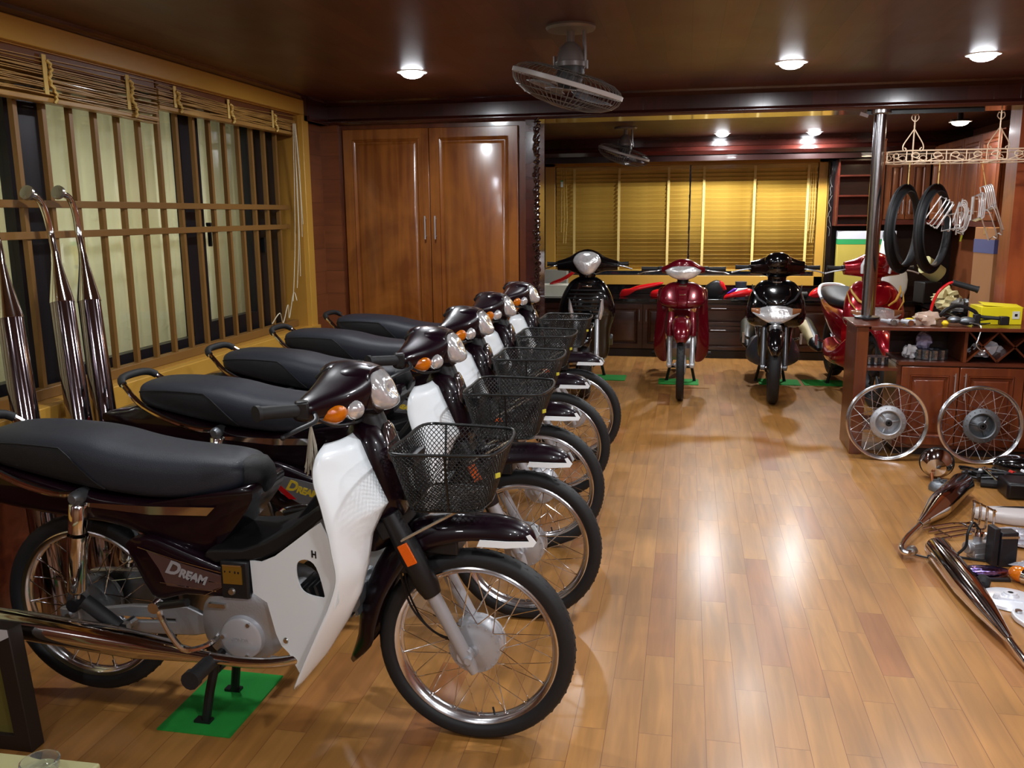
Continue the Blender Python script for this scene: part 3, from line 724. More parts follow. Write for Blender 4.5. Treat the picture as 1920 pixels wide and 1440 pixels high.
    for s in (-1, 1):
        rg = []
        for x, a, zz, w_ in back:
            c = (a+[q for q in i1 if q[0] == x][0][2])/2; hh = [q for q in i1 if q[0] == x][0][2]-c
            col = []
            for k in range(7):
                z = a+.004+(zz-a-.004)*k/6; v = max(-1, min(1, (z-c)/hh)); y = w_*(1-abs(v)**3.2)**(1/3.2)
                col.append(Vector((x, s*(y+.0018), z)))
            rg.append(col)
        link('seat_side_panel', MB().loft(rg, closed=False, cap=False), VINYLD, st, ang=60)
        link('seat_piping', MB().tube([Vector(r[-1])+Vector((0, s*.001, 0)) for r in rg], .0022, 6), VINYLD, st)
    link('seat_nose', MB().loft([sup((x, 0, z), (0, a, 0), (.01, 0, b), 2.6, 20) for x, z, a, b in [(-.66, .752, .07, .045), (-.63, .750, .068, .045), (-.605, .735, .052, .04), (-.592, .72, .035, .025)]]), VINYLD, t, ang=60)
    # rear body
    tail = cr([(-1.60, .735), (-1.50, .752), (-1.42, .768), (-1.15, .712), (-1.0, .690), (-.80, .690), (-.66, .725), (-.605, .735), (-.60, .70), (-.64, .64), (-.70, .57), (-.76, .53), (-.84, .545), (-.95, .585), (-1.06, .61), (-1.25, .625), (-1.45, .655), (-1.58, .69)], 2, True)
    tc_ = link('tail_cowl', MB().pillow(tail, 0, .098, .022, cen=(-1.0, .66)), MAROON, t, ang=60)
    for s in (-1, 1):
        link('chrome_strip', MB().prism([(-1.10, .672), (-1.09, .660), (-.90, .648), (-.725, .655), (-.700, .680), (-.90, .672)], s*.1195, s*.1225), CHROME, tc_)
    rfen = cr([(-1.52, .70), (-1.58, .62), (-1.62, .52), (-1.60, .50), (-1.56, .58), (-1.50, .64), (-1.40, .665)], 2, True)
    link('rear_fender', MB().prism(rfen, -.062, .062), MAROON, t, bevel=.01)
    link('tail_lamp', MB().ball((-1.60, 0, .69), (.03, .07, .04)), mat('red_lens', (170, 10, 10), .15, coat=1), t)
    sc_o = cr([(-.975, .562), (-.93, .583), (-.885, .585), (-.79, .552), (-.70, .520), (-.635, .495), (-.625, .43), (-.70, .425), (-.80, .425), (-.87, .405), (-.905, .415), (-.945, .490)], 2, True)
    for s in (-1, 1):
        cv = link('side_cover', MB().pillow(sc_o, s*.115, .018, .012, cen=(-.79, .49), one=s), MAROON, t, ang=60)
        y0 = s*.1452
        if decal == 'plain':
            link('decal_band', MB().prism([(-.905, .552), (-.79, .518), (-.66, .487), (-.66, .470), (-.72, .445), (-.85, .452), (-.87, .50)], y0-s*.004, y0), mat('grey_bronze_decal', (92, 66, 62), .3, .3, coat=.6), cv)
            link('decal_line', MB().tube([(-.93, y0, .560), (-.80, y0, .526), (-.64, y0, .494)], .0016, 6).tube([(-.87, y0, .460), (-.70, y0, .446)], .0012, 6).tube([(-.74, y0, .430), (-.665, y0, .468), (-.72, y0, .474)], .0012, 6), CHROME, cv)
            cols = (SILVER, mat('pale_pink_print', (215, 170, 175), .4))
        else:
            link('decal_band', MB().prism([(-.93, .552), (-.79, .528), (-.66, .497), (-.66, .440), (-.80, .440), (-.87, .475)], y0-s*.004, y0), mat('silver_decal', (150, 152, 160), .3, .5, coat=.6), cv)
            link('red_flash', MB().prism([(-.94, .556), (-.90, .556), (-.865, .520), (-.885, .520)], y0, y0+s*.0008).prism([(-.90, .505), (-.87, .505), (-.81, .455), (-.84, .455)], y0, y0+s*.0008), REDB, cv)
            cols = (mat('yellow_print', (235, 205, 60), .4), mat('pale_pink_print', (215, 170, 175), .4))
        m4 = Matrix.Translation((-.79, y0+s*.0015, .492))@Matrix.Rotation(R_(90), 4, 'X')
        sl = Matrix.Rotation(R_(-14), 4, 'Z') if s < 0 else Matrix.Rotation(PI, 4, 'Y')@Matrix.Rotation(R_(14), 4, 'Z')
        d1 = text_mb('D', .054, .0006, .3, 1, .0020).xf(m4@sl@Matrix.Translation((-.040, .003, 0)))
        d2 = text_mb('REAM', .034, .0006, .2, .92, .0018).xf(m4@sl@Matrix.Translation((.023, -.003, 0)))
        d1.add(d2.v, d2.f)
        link('side_lettering', d1, cols[0], cv)
    # grab rail
    gr = cr([(-1.11, -.128, .70), (-1.17, -.140, .700), (-1.28, -.142, .725), (-1.40, -.135, .775), (-1.47, -.118, .830), (-1.515, -.088, .865), (-1.525, 0, .872), (-1.515, .088, .865), (-1.47, .118, .830), (-1.40, .135, .775), (-1.28, .142, .725), (-1.17, .140, .700), (-1.11, .128, .70)], 4)
    rail = link('grab_rail', MB().tube(gr, .0105, 10), CHROME, t)
    link('rail_sleeve', MB().tube([p for p in gr if p[0] < -1.495], .0145, 12), RUBBER, rail)
    # shocks
    for s in (-1, 1):
        a = Vector((-1.115, s*.125, .690)); b = Vector((-1.165, s*.118, .36)); d = (b-a)
        sh = MB().tube([a+d*.05, a+d*.07, a+d*.32, a+d*.325], [.018, .026, .026, .02], 18)
        sh.tube([a+d*.345, a+d*.35, a+d*.86, a+d*.90], [.02, .0285, .0265, .016], 18).cyl(a+d*.9, b, .010, 10)
        so = link('shock_absorber', sh, CHROME, t, ang=50)
        link('shock_mount', MB().lathe([(0, .03), (.012, .03), (.019, .02), (.021, 0), (.021, -.03)], o=a, ax=(0, s, 0), n=16), DARKALU, so)
        link('shock_eye', MB().cyl(b+Vector((0, -.02, 0)), b+Vector((0, .02, 0)), .02, 14), BLACK, so)
    # swing arm with chain case
    for s in (-1, 1):
        sw = MB().prism([(-1.235, .335), (-1.235, .300), (-1.0, .275), (-.80, .285), (-.74, .30), (-.75, .345), (-.82, .372), (-1.0, .362), (-1.10, .345)], s*.105, s*.088,
                        holes=[[(-1.04, .325), (-.86, .330), (-.86, .322), (-1.03, .312)]])
        sw.bb(-1.225, -1.165, min(s*.112, s*.09), max(s*.112, s*.09), .30, .338)
        so = link('swing_arm', sw, ALU, t, bevel=.005)
        link('axle_nut', MB().cyl((-1.195, s*.105, .318), (-1.195, s*.124, .318), .011, 6), STEEL, so)
    link('chain_case', MB().prism(cr([(-1.27, .36), (-1.2, .39), (-.85, .395), (-.80, .35), (-.85, .26), (-1.2, .245), (-1.27, .27)], 3, True), .062, .085), STEEL, t, bevel=.006)
    # engine
    case = cr([(-.748, .400), (-.70, .438), (-.64, .445), (-.565, .440), (-.515, .415), (-.500, .36), (-.52, .29), (-.575, .252), (-.66, .238), (-.725, .262), (-.755, .32)], 3, True)
    en = link('engine', MB().pillow(case, -.085, .045, .016, cen=(-.63, .34), one=-1).prism(case, -.05, .10), ALU, t, ang=45)
    link('clutch_cover', MB().lathe([(0, .018), (.052, .017), (.060, .012), (.064, 0), (.064, -.01)], o=(-.628, -.146, .318), ax=(0, -1, 0), n=36), SILVER, en)
    bl = MB()
    for a in (60, 175, 290):
        bl.cyl((-.628+.052*math.cos(R_(a)), -.160, .318+.052*math.sin(R_(a))), (-.628+.052*math.cos(R_(a)), -.167, .318+.052*math.sin(R_(a))), .006, 8)
    bl.cyl((-.66, -.12, .432), (-.66, -.135, .440), .016, 14).box((-.70, -.140, .405), (.05, .02, .012))
    link_each('cover_screw', bl, STEEL, en)
    link('cover_lettering', text_mb('HONDA', .014, .0006).xf(Matrix.Translation((-.628, -.165, .318))@Matrix.Rotation(R_(90), 4, 'X')), SILVER, en)
    cyl = MB()
    for k in range(8): cyl.box((-.49+.022*k, 0, .372+.008*k), (.008, .15, .115), (0, -18, 0))
    cyl.box((-.41, 0, .40), (.17, .10, .08), (0, -18, 0)).cyl((-.34, -.085, .42), (-.34, .085, .42), .035, 14)
    link('cylinder', cyl, DARKALU, en)
    link('carburettor', MB().tube([(-.40, -.02, .46), (-.41, -.02, .53), (-.46, -.02, .58)], .026, 12).cyl((-.40, -.09, .52), (-.40, .05, .52), .022, 12).cyl((-.39, -.08, .56), (-.385, -.085, .50), .014, 8), DARKALU, en)
    # exhaust
    ex = cr([(-.40, -.10, .335), (-.42, -.16, .296), (-.50, -.185, .276), (-.60, -.195, .270), (-.70, -.198, .276)], 4)
    pipe = link('exhaust_pipe', MB().tube(ex+[(-.74, -.199, .280)], .0145, 12), CHROME, t)
    link('muffler', MB().tube([(-.70, -.199, .277), (-.73, -.2, .279), (-.86, -.202, .290), (-.93, -.203, .296), (-1.30, -.206, .326), (-1.372, -.207, .332), (-1.374, -.207, .332)], [.016, .017, .030, .037, .038, .036, .028], 20), CHROME, t, ang=50)
    link('muffler_guard', MB().tube([(-1.40, -.196, .364), (-1.25, -.190, .350), (-1.0, -.185, .328), (-.80, -.190, .308)], [.006, .012, .012, .007], 10, flat=.6), STEEL, t, ang=60)
    # kick starter
    k = link('kick_starter', MB().tube(cr([(-.705, -.130, .315), (-.72, -.175, .300), (-.76, -.215, .302), (-.79, -.22, .33), (-.825, -.215, .385), (-.838, -.215, .425)], 4), .0085, 8).lathe([(0, .012), (.016, .012), (.018, -.015)], o=(-.838, -.222, .425), ax=(0, -1, 0), n=12), CHROME, t)
    link('kick_pedal', MB().cyl((-.832, -.22, .427), (-.735, -.232, .450), .011, 12), BLACK, k)
    # foot pegs
    for s in (-1, 1):
        fp = link('foot_peg', MB().cyl((-.70, s*.13, .262), (-.70, s*.20, .262), .012, 10), BLACK, t)
        link('peg_rubber', MB().cyl((-.70, s*.19, .266), (-.70, s*.30, .266), .022, 12).cyl((-.70, s*.285, .266), (-.70, s*.305, .266), .026, 12), RUBBER, fp)
        rp = link('rear_foot_peg', MB().cyl((-.985, s*.11, .322), (-1.0, s*.15, .312), .014, 10).box((-1.005, s*.148, .315), (.05, .02, .03)), STEEL, t)
        link('peg_rubber', MB().tube([(-1.01, s*.152, .318), (-1.10, s*.165, .395)], .0205, 12), RUBBER, rp)
    link('brake_pedal', MB().tube(cr([(-.69, -.14, .255), (-.62, -.15, .245), (-.54, -.165, .262), (-.50, -.17, .268)], 4), .006, 8).box((-.515, -.175, .272), (.05, .03, .012)), STEEL, t)
    # centre stand
    stn = MB()
    for s in (-1, 1):
        stn.tube([(-.755, s*.06, .24), (-.785, s*.078, .10), (-.800, s*.085, .012)], .0135, 10).box((-.806, s*.088, .007), (.050, .026, .013)).cyl((-.755, s*.03, .24), (-.755, s*.10, .24), .018, 10)
    stn.cyl((-.775, -.07, .15), (-.775, .07, .15), .010, 8)
    link('centre_stand', stn, BLACK, t)
    # handlebar cowl
    cw = MB()
    L = [(-.245, -.372, .984, .024, .022), (-.215, -.362, .988, .036, .029), (-.16, -.345, .993, .056, .037), (-.10, -.336, .998, .072, .047), (-.05, -.332, 1.003, .082, .060), (0, -.330, 1.006, .084, .067)]
    L = L+[(-a, b, c, d, e) for a, b, c, d, e in L[-2::-1]]
    L = cr(L, 3)
    cw.loft([sup((x, y, z), (hx*.97, 0, -hx*.12), (hz*.15, 0, hz), 3.0, 24) for y, x, z, hx, hz in L])
    N = cr([(-.36, 1.000, .085, .062), (-.32, 1.004, .096, .064), (-.29, 1.004, .088, .064), (-.257, 1.000, .074, .060)], 3)
    cw.loft([sup((x, 0, z), (0, wy, 0), (-.01, 0, wz), 3.2, 28) for x, z, wy, wz in N])
    cw.ball((-.375, 0, 1.045), (.045, .06, .028))
    hc = link('handlebar_cowl', cw, MAROON, t, ang=60)
    ln = MB(); LN = cr([(-.262, 1.0, .068, .052), (-.247, 1.0, .066, .052), (-.234, .996, .056, .046), (-.220, .992, .038, .032), (-.217, .990, .012, .010)], 3)
    ln.loft([sup((x, 0, z), (0, wy, 0), (-.012, 0, wz), 2.8, 28) for x, z, wy, wz in LN])
    link('headlight', ln, LENS, t, ang=60)
    for s in (-1, 1):
        sg = link('turn_signal', MB().ball((-.325, s*.172, .970), (.042, .034, .031), rot=(0, 0, -s*46)), AMBER, t)
        link('position_light', MB().ball((-.283, s*.128, .970), (.030, .024, .026), rot=(0, 0, -s*46)), LENS, sg)
    link('instrument_panel', MB().box((-.395, 0, 1.045), (.05, .11, .02), (0, -35, 0)), BLACK, t, bevel=.006)
    for s in (-1, 1):
        g = MB().tube([(-.355, s*.215, .990), (-.385, s*.262, .994)], .0105, 10)
        g.tube([(-.378, s*.258, .994), (-.380, s*.262, .994), (-.440, s*.328, 1.0), (-.441, s*.330, 1.0), (-.446, s*.338, 1.0)], [.013, .0165, .0165, .020, .020], 16)
        hg = link('handle_grip', g, RUBBER, t)
        link('control_switch', MB().box((-.372, s*.243, .992), (.034, .034, .046), (0, 0, -s*25)), BLACK, hg, bevel=.006)
        lv = MB().tube(cr([(-.345, s*.235, .985), (-.325, s*.27, .972), (-.350, s*.31, .960), (-.380, s*.334, .945)], 4), .0048, 8, flat=1.4).ball((-.381, s*.336, .944), .007, 8)
        link('brake_lever', lv, BLACK, hg)
    link('throttle_cable', MB().tube(cr([(-.355, -.23, .975), (-.31, -.2, .945), (-.28, -.12, .935), (-.29, -.05, .93)], 5), .004, 6), BLACK, t)
    link('steering_neck', MB().tube([(-.30, 0, .95), (-.27, 0, .88)], .04, 14), BLACK, t)
    link('fork_yoke', MB().box((-.215, 0, .64), (.06, .20, .05), (0, -27, 0)), BLACK, t, bevel=.005)
    # basket
    bk = MB()
    def ring(z):
        u = (z-.705)/.160
        x0, x1, h0, h1 = -.140-.040*u, .050+.052*u, .115+.040*u, .100+.032*u
        # a rounded shape: back straight, front narrower
        pts = [(x0, -h0), (x0+.09, -h0-.012*u), (x1-.045, -h0+.008), (x1-.012, -h1+.02), (x1, 0), (x1-.012, h1-.02), (x1-.045, h0-.008), (x0+.09, h0+.012*u), (x0, h0), (x0-.006, 0)]
        c = cr(pts, 7, True)
        return c
    def resample(c, n):
        c = c+[c[0]]; d = [0]
        for i in range(1, len(c)): d.append(d[-1]+math.dist(c[i], c[i-1]))
        out = []; j = 0
        for k in range(n):
            q = d[-1]*k/n
            while d[j+1] < q: j += 1
            f = (q-d[j])/(d[j+1]-d[j]); out.append((c[j][0]+(c[j+1][0]-c[j][0])*f, c[j][1]+(c[j+1][1]-c[j][1])*f))
        return out
    NA, NR = 150, 22
    RG = [resample(ring(.705+.160*i/NR), NA) for i in range(NR+1)]
    idx = {}
    v = []; f = []
    for i in range(NR+1):
        z = .705+.160*i/NR
        for k in range(NA):
            if (i+k) % 2 == 0:
                idx[(i, k)] = len(v); v.append((RG[i][k][0], RG[i][k][1], z))
    for i in range(1, NR):
        for k in range(NA):
            if (i+k) % 2 == 1:
                f.append((idx[(i-1, k)], idx[(i, (k+1) % NA)], idx[(i+1, k)], idx[(i, (k-1) % NA)]))
    mesh_side = MB().add(v, f)
    # bottom
    v = []; f = []; idx = {}; nx, ny = 24, 28
    for i in range(nx+1):
        for k in range(ny+1):
            if (i+k) % 2 == 0:
                idx[(i, k)] = len(v); v.append((-.138+.186*i/nx, (-.112+.224*k/ny), .705))
    for i in range(1, nx):
        for k in range(1, ny):
            if (i+k) % 2 == 1: f.append((idx[(i-1, k)], idx[(i, k+1)], idx[(i+1, k)], idx[(i, k-1)]))
    mesh_side.add(v, f)
    if '_bk' not in _mats:
        BW = mat('black_coated_wire', (7, 9, 9), .4, coat=.2)
        _mats['_bk'] = (mesh_side.mesh('wire_mesh', BW), BW)
    mesh_me, BW = _mats['_bk']
    top = [Vector((x, y, .868)) for x, y in resample(ring(.865), 60)]; bot = [Vector((x, y, .704)) for x, y in resample(ring(.705), 60)]
    bt = MB().tube(top, .0042, 8, loop=True).tube(bot, .003, 6, loop=True)
    for q in (8, 20, 40, 52): bt.tube([top[q], bot[q]], .003, 6)
    bk_o = link('basket', bt, BW, t)
    link('wire_mesh', mesh_me, BW, bk_o, wire=.0034)
    link('maker_tag', MB().box((.085, -.085, .80), (.003, .018, .012), (0, 0, -30)), mat('yellow_tag', (190, 180, 60), .4), bk_o)
    for s in (-1, 1):
        link('basket_stay', MB().tube([(-.175, s*.105, .612), (-.10, s*.10, .655), (-.015, s*.085, .702)], .0042, 6), mat('zinc_rod', (190, 180, 160), .35, .7), t)
    link('basket_clamp', MB().bb(-.20, -.15, -.05, .05, .80, .83), BLACK, t)
    link('basket_clamp', MB().bb(-.19, -.14, -.03, .03, .70, .73), BLACK, t)
    return t
# ------------------------------------------------------------------ the four motorbikes along the back counter
# all face +x with the front axle above x=0, right side is -y
def disc_wheel(t, c, R, w, mcol, name='wheel', label=None):
    ri = R*.70
    wl = link(name, MB().lathe([(ri, -w*.7), (ri+.006, -w*.7), (ri-.004, -w*.3), (ri-.010, 0), (ri-.004, w*.3), (ri+.006, w*.7), (ri, w*.7), (ri-.014, w*.3), (ri-.018, 0), (ri-.014, -w*.3)], ax=(0, 1, 0), n=48, loop=True), mcol, t, loc=c)
    link('tyre', tyre_mb(R, ri+.003, w, 56, False), RUBBER, wl, ang=30)
    sp = MB()
    for k in range(5):
        a = 2*PI*k/5+.3
        for d in (-.16, .16):
            sp.tube([(.03*math.cos(a), 0, .03*math.sin(a)), ((ri-.012)*math.cos(a+d), 0, (ri-.012)*math.sin(a+d))], .011, 6)
    link_each('spoke', sp, mcol, wl)
    link('hub', MB().lathe([(0, -.05), (.02, -.05), (.045, -.035), (.05, -.02), (.05, .02), (.045, .035), (.02, .05), (0, .05)], ax=(0, 1, 0), n=24), mcol, wl)
    link('brake_disc', MB().lathe([(.04, .052), (.09, .052), (.09, .056), (.04, .056)], ax=(0, 1, 0), n=32, loop=True), STEEL, wl)
    return wl
def forks(t, y, z0, z1, r, m, rake=.45):
    for s in (-1, 1):
        f = MB().tube([(0, s*y, z0-.02), (0, s*y, z0), (-(z1-z0)*rake*.3, s*y, z0+(z1-z0)*.3), (-(z1-z0)*rake, s*y, z1)], [r*.9, r*1.15, r, r*.9], 12)
        f.cyl((0, s*(y-.012), z0), (0, s*(y+.014), z0), r*1.3, 12)
        link('fork_leg', f, m, t)
    link('axle', MB().cyl((0, -y, z0), (0, y, z0), .008, 8), STEEL, t)
def bars(t, x, z, y0, y1, sweep, lever=STEEL, gm=RUBBER, tilt=0.0):
    for s in (-1, 1):
        g = MB().tube([(x, s*(y0-.06), z), (x-.01, s*y0, z), (x-.012, s*(y0+.004), z), (x-sweep, s*(y1-.012), z+tilt), (x-sweep, s*y1, z+tilt)], [.011, .011, .0165, .017, .020], 14)
        hg = link('handle_grip', g, gm, t)
        link('control_switch', MB().box((x-.004, s*(y0-.015), z), (.05, .04, .045)), BLACK, hg, bevel=.006)
        link('brake_lever', MB().tube(cr([(x+.03, s*(y0-.02), z-.005), (x+.05, s*(y0+.02), z-.012), (x+.035, s*(y1-.03), z-.022), (x+.015, s*(y1+.02), z-.038)], 4), .0055, 8, flat=1.3).ball((x+.015, s*(y1+.022), z-.038), .008, 8), lever, hg)
def stand2(t, x, hw, m=BLACK):
    s_ = MB()
    for s in (-1, 1): s_.tube([(x+.03, s*hw*.6, .24), (x, s*hw, .012)], .013, 8).box((x-.01, s*hw, .007), (.06, .028, .013))
    s_.cyl((x+.015, -hw*.8, .13), (x+.015, hw*.8, .13), .010, 8).cyl((x+.03, -hw*.7, .24), (x+.03, hw*.7, .24), .014, 8)
    link('centre_stand', s_, m, t)
def seatbody(t, x0, x1, z, w_, bodym, seatm=VINYL):
    """long seat and the body under it; x0 rear, x1 front"""
    L = x1-x0
    S = cr([(x0, z-.03, z+.02, w_*.5), (x0+.06*L, z-.055, z+.045, w_*.85), (x0+.3*L, z-.08, z+.05, w_), (x0+.55*L, z-.10, z+.02, w_*1.03), (x0+.8*L, z-.10, z+.0, w_*.85), (x1-.03, z-.09, z-.01, w_*.62), (x1, z-.07, z-.03, w_*.4)], 3)
    link('seat', MB().loft([sup((x, 0, (a+b)/2), (0, q, 0), (0, 0, (b-a)/2), 3, 24) for x, a, b, q in S]), seatm, t, ang=60)
    B = cr([(x0-.16, z-.06, z-.02, w_*.3), (x0-.02, z-.15, z-.02, w_*.75), (x0+.3*L, z-.22, z-.06, w_*1.0), (x0+.6*L, z-.32, z-.07, w_*1.1), (x0+.85*L, z-.42, z-.08, w_*1.0), (x1+.02, z-.44, z-.12, w_*.8)], 3)
    b = link('rear_body', MB().loft([sup((x, 0, (a+c)/2), (0, q, 0), (0, 0, (c-a)/2), 2.8, 24) for x, a, c, q in B]), bodym, t, ang=60)
    link('tail_lamp', MB().ball((x0-.14, 0, z-.05), (.03, .06, .03)), mat('red_lens', (170, 10, 10), .15, coat=1), t)
    r = cr([(x0+.18*L, -w_*.9, z-.06), (x0+.02, -w_*.9, z-.01), (x0-.09, -w_*.6, z+.035), (x0-.11, 0, z+.045), (x0-.09, w_*.6, z+.035), (x0+.02, w_*.9, z-.01), (x0+.18*L, w_*.9, z-.06)], 4)
    return b, r
def muffler(t, x0, x1, y, z0, z1, r, m=BLACK, guard=None, tipm=STEEL):
    d = Vector((x0, y, z0)); e = Vector((x1, y, z1))
    mf = link('muffler', MB().tube([e+(d-e)*-.05, e, e+(d-e)*.15, e+(d-e)*.9, d, d+(d-e)*.02], [r*.3, r*.5, r, r*1.05, r*.9, r*.5], 18), m, t, ang=50)
    link('muffler_guard', MB().tube([e+(d-e)*.2+Vector((0, math.copysign(r*.35, y), r*.1)), e+(d-e)*.85+Vector((0, math.copysign(r*.35, y), r*.1))], [r*.85, r*.95], 14), guard or m, mf)
    link('muffler_tip', MB().cyl(d+(d-e)*.02, d+(d-e)*.08, r*.3), tipm, mf)
def apron(secs, n=32, p=2.6):
    return MB().loft([sup((x, 0, z), (a, 0, 0), (0, b, 0), p, n) for z, x, a, b in cr(secs, 3)])
def common_rear(t, wb, R, w, mcol, zr=.0):
    wl = disc_wheel(t, (-wb, 0, R+zr), R, w, mcol)
    link('engine', MB().loft([sup((x, -.0, z), (0, b, 0), (0, 0, h), 3, 16) for x, z, b, h in [(-wb+.02, R, .085, .07), (-wb+.15, R, .11, .09), (-wb+.35, R-.02, .12, .10), (-wb+.50, R+.02, .09, .07)]]), DARKALU, t, bevel=.006)

# ---- black scooter with the big round headlight
SILV = mat('silver_fork', (205, 208, 212), .3, .5)
def scooter_round(label, loc, rz):
    t = thing('scooter', label, 'scooter', loc, rz)
    disc_wheel(t, (0, 0, .29), .29, .040, BLACKG)
    forks(t, .085, .29, .70, .019, SILV, .40)
    fd = []
    for a, w_ in ((30, .03), (45, .055), (70, .062), (100, .064), (130, .062), (150, .05)):
        c, s = math.cos(R_(a)), math.sin(R_(a))
        fd.append([Vector((c*(.31+.03*math.sqrt(max(0, 1-q*q))), q*w_, .29+s*(.31+.03*math.sqrt(max(0, 1-q*q))))) for q in (-1, -.9, -.6, -.3, 0, .3, .6, .9, 1)])
    link('front_fender', MB().loft(fd, closed=False, cap=False), BLACKG, t, solid=.005, ang=60)
    body = [(.955, -.235, .030, .070), (.935, -.225, .045, .110), (.90, -.215, .060, .150), (.82, -.200, .075, .195), (.74, -.195, .080, .222), (.67, -.20, .078, .232), (.62, -.215, .070, .222), (.55, -.245, .060, .200), (.45, -.29, .055, .190), (.35, -.34, .050, .185), (.27, -.38, .045, .165), (.23, -.40, .03, .12)]
    fb = link('front_apron', apron(body), BLACKG, t, ang=60)
    sl = MB()
    for k in range(8):
        z = .63+.032*k; hw = .115+.008*k if k < 5 else .155-.012*(k-5)
        pts = [(-.199+.082*math.sqrt(max(.05, 1-(y/.24)**2))-(.010 if z > .8 else 0)+.006, y, z) for y in [hw*q/6 for q in range(-6, 7)]]
        sl.tube(pts, .006, 6, flat=.8)
    link_each('grille_bar', sl, BLACK, fb)
    for s in (-1, 1):
        sg = MB().pillow([(s*.190, .66), (s*.205, .72), (s*.198, .80), (s*.165, .70), (s*.150, .635), (s*.175, .630)], 0, .004, .016, plane='yz')
        sg.xf(Matrix.Translation((-.163, 0, 0))@Matrix.Rotation(s*R_(-40), 4, 'Z')@Matrix.Translation((0, 0, 0)))
        sg.xf(Matrix.Translation((.045, -s*.02, 0)))
        link('turn_signal', sg, LENS, t)
    link('badge', MB().box((-.140, 0, .885), (.006, .075, .012), (0, -18, 0)), CHROME, fb, bevel=.003)
    link('floor_board', MB().bb(-.78, -.40, -.17, .17, .27, .33), BLACKG, t, bevel=.02)
    link('neck', MB().loft([sup((x, 0, z), (.05, 0, 0), (0, b, 0), 2.4, 20) for x, z, b in [(-.25, .93, .06), (-.25, .97, .07), (-.245, 1.01, .09)]]), BLACKG, t)
    cw = MB()
    H = [(-.245, -.27, 1.045, .040, .038), (-.20, -.262, 1.05, .05, .046), (-.14, -.25, 1.06, .065, .060), (-.08, -.235, 1.07, .082, .088), (0, -.225, 1.075, .090, .105)]
    H = cr(H+[(-a, b, c, d, e) for a, b, c, d, e in H[-2::-1]], 3)
    cw.loft([sup((x, y, z), (hx, 0, 0), (-hz*.2, 0, hz), 2.4, 24) for y, x, z, hx, hz in H])
    link('handlebar_cowl', cw, BLACKG, t, ang=60)
    hl = cr([(0, .972), (.050, .990), (.095, 1.045), (.112, 1.085), (.092, 1.130), (.05, 1.156), (0, 1.162), (-.05, 1.156), (-.092, 1.130), (-.112, 1.085), (-.095, 1.045), (-.05, .990)], 3, True)
    lamp = MB().pillow(hl, 0, .02, .03, cen=(0, 1.07), plane='yz').xf(Matrix.Translation((-.150, 0, 1.07))@Matrix.Rotation(R_(-8), 4, 'Y')@Matrix.Translation((0, 0, -1.07)))
    hd = link('headlight', lamp, LENS, t, ang=60)
    bars(t, -.28, 1.055, .255, .335, .035)
    b, r = seatbody(t, -1.42, -.72, .78, .145, BLACKG, mat('brown_grey_seat', (60, 52, 40), .5, bump=.4, bscale=300))
    link('grab_rail', MB().tube(r, .013, 10), mat('grey_rail', (120, 130, 140), .3, .6), t)
    common_rear(t, 1.31, .29, .048, BLACKG, .02)
    muffler(t, -1.62, -1.10, -.165, .42, .30, .055, BLACK)
    link_each('rear_foot_peg', MB().box((-.86, .19, .35), (.16, .035, .05), (0, -30, 0)).box((-.86, -.19, .35), (.16, .035, .05), (0, -30, 0)), DARKALU, t, bevel=.01)
    stand2(t, -.98, .13)
    return t

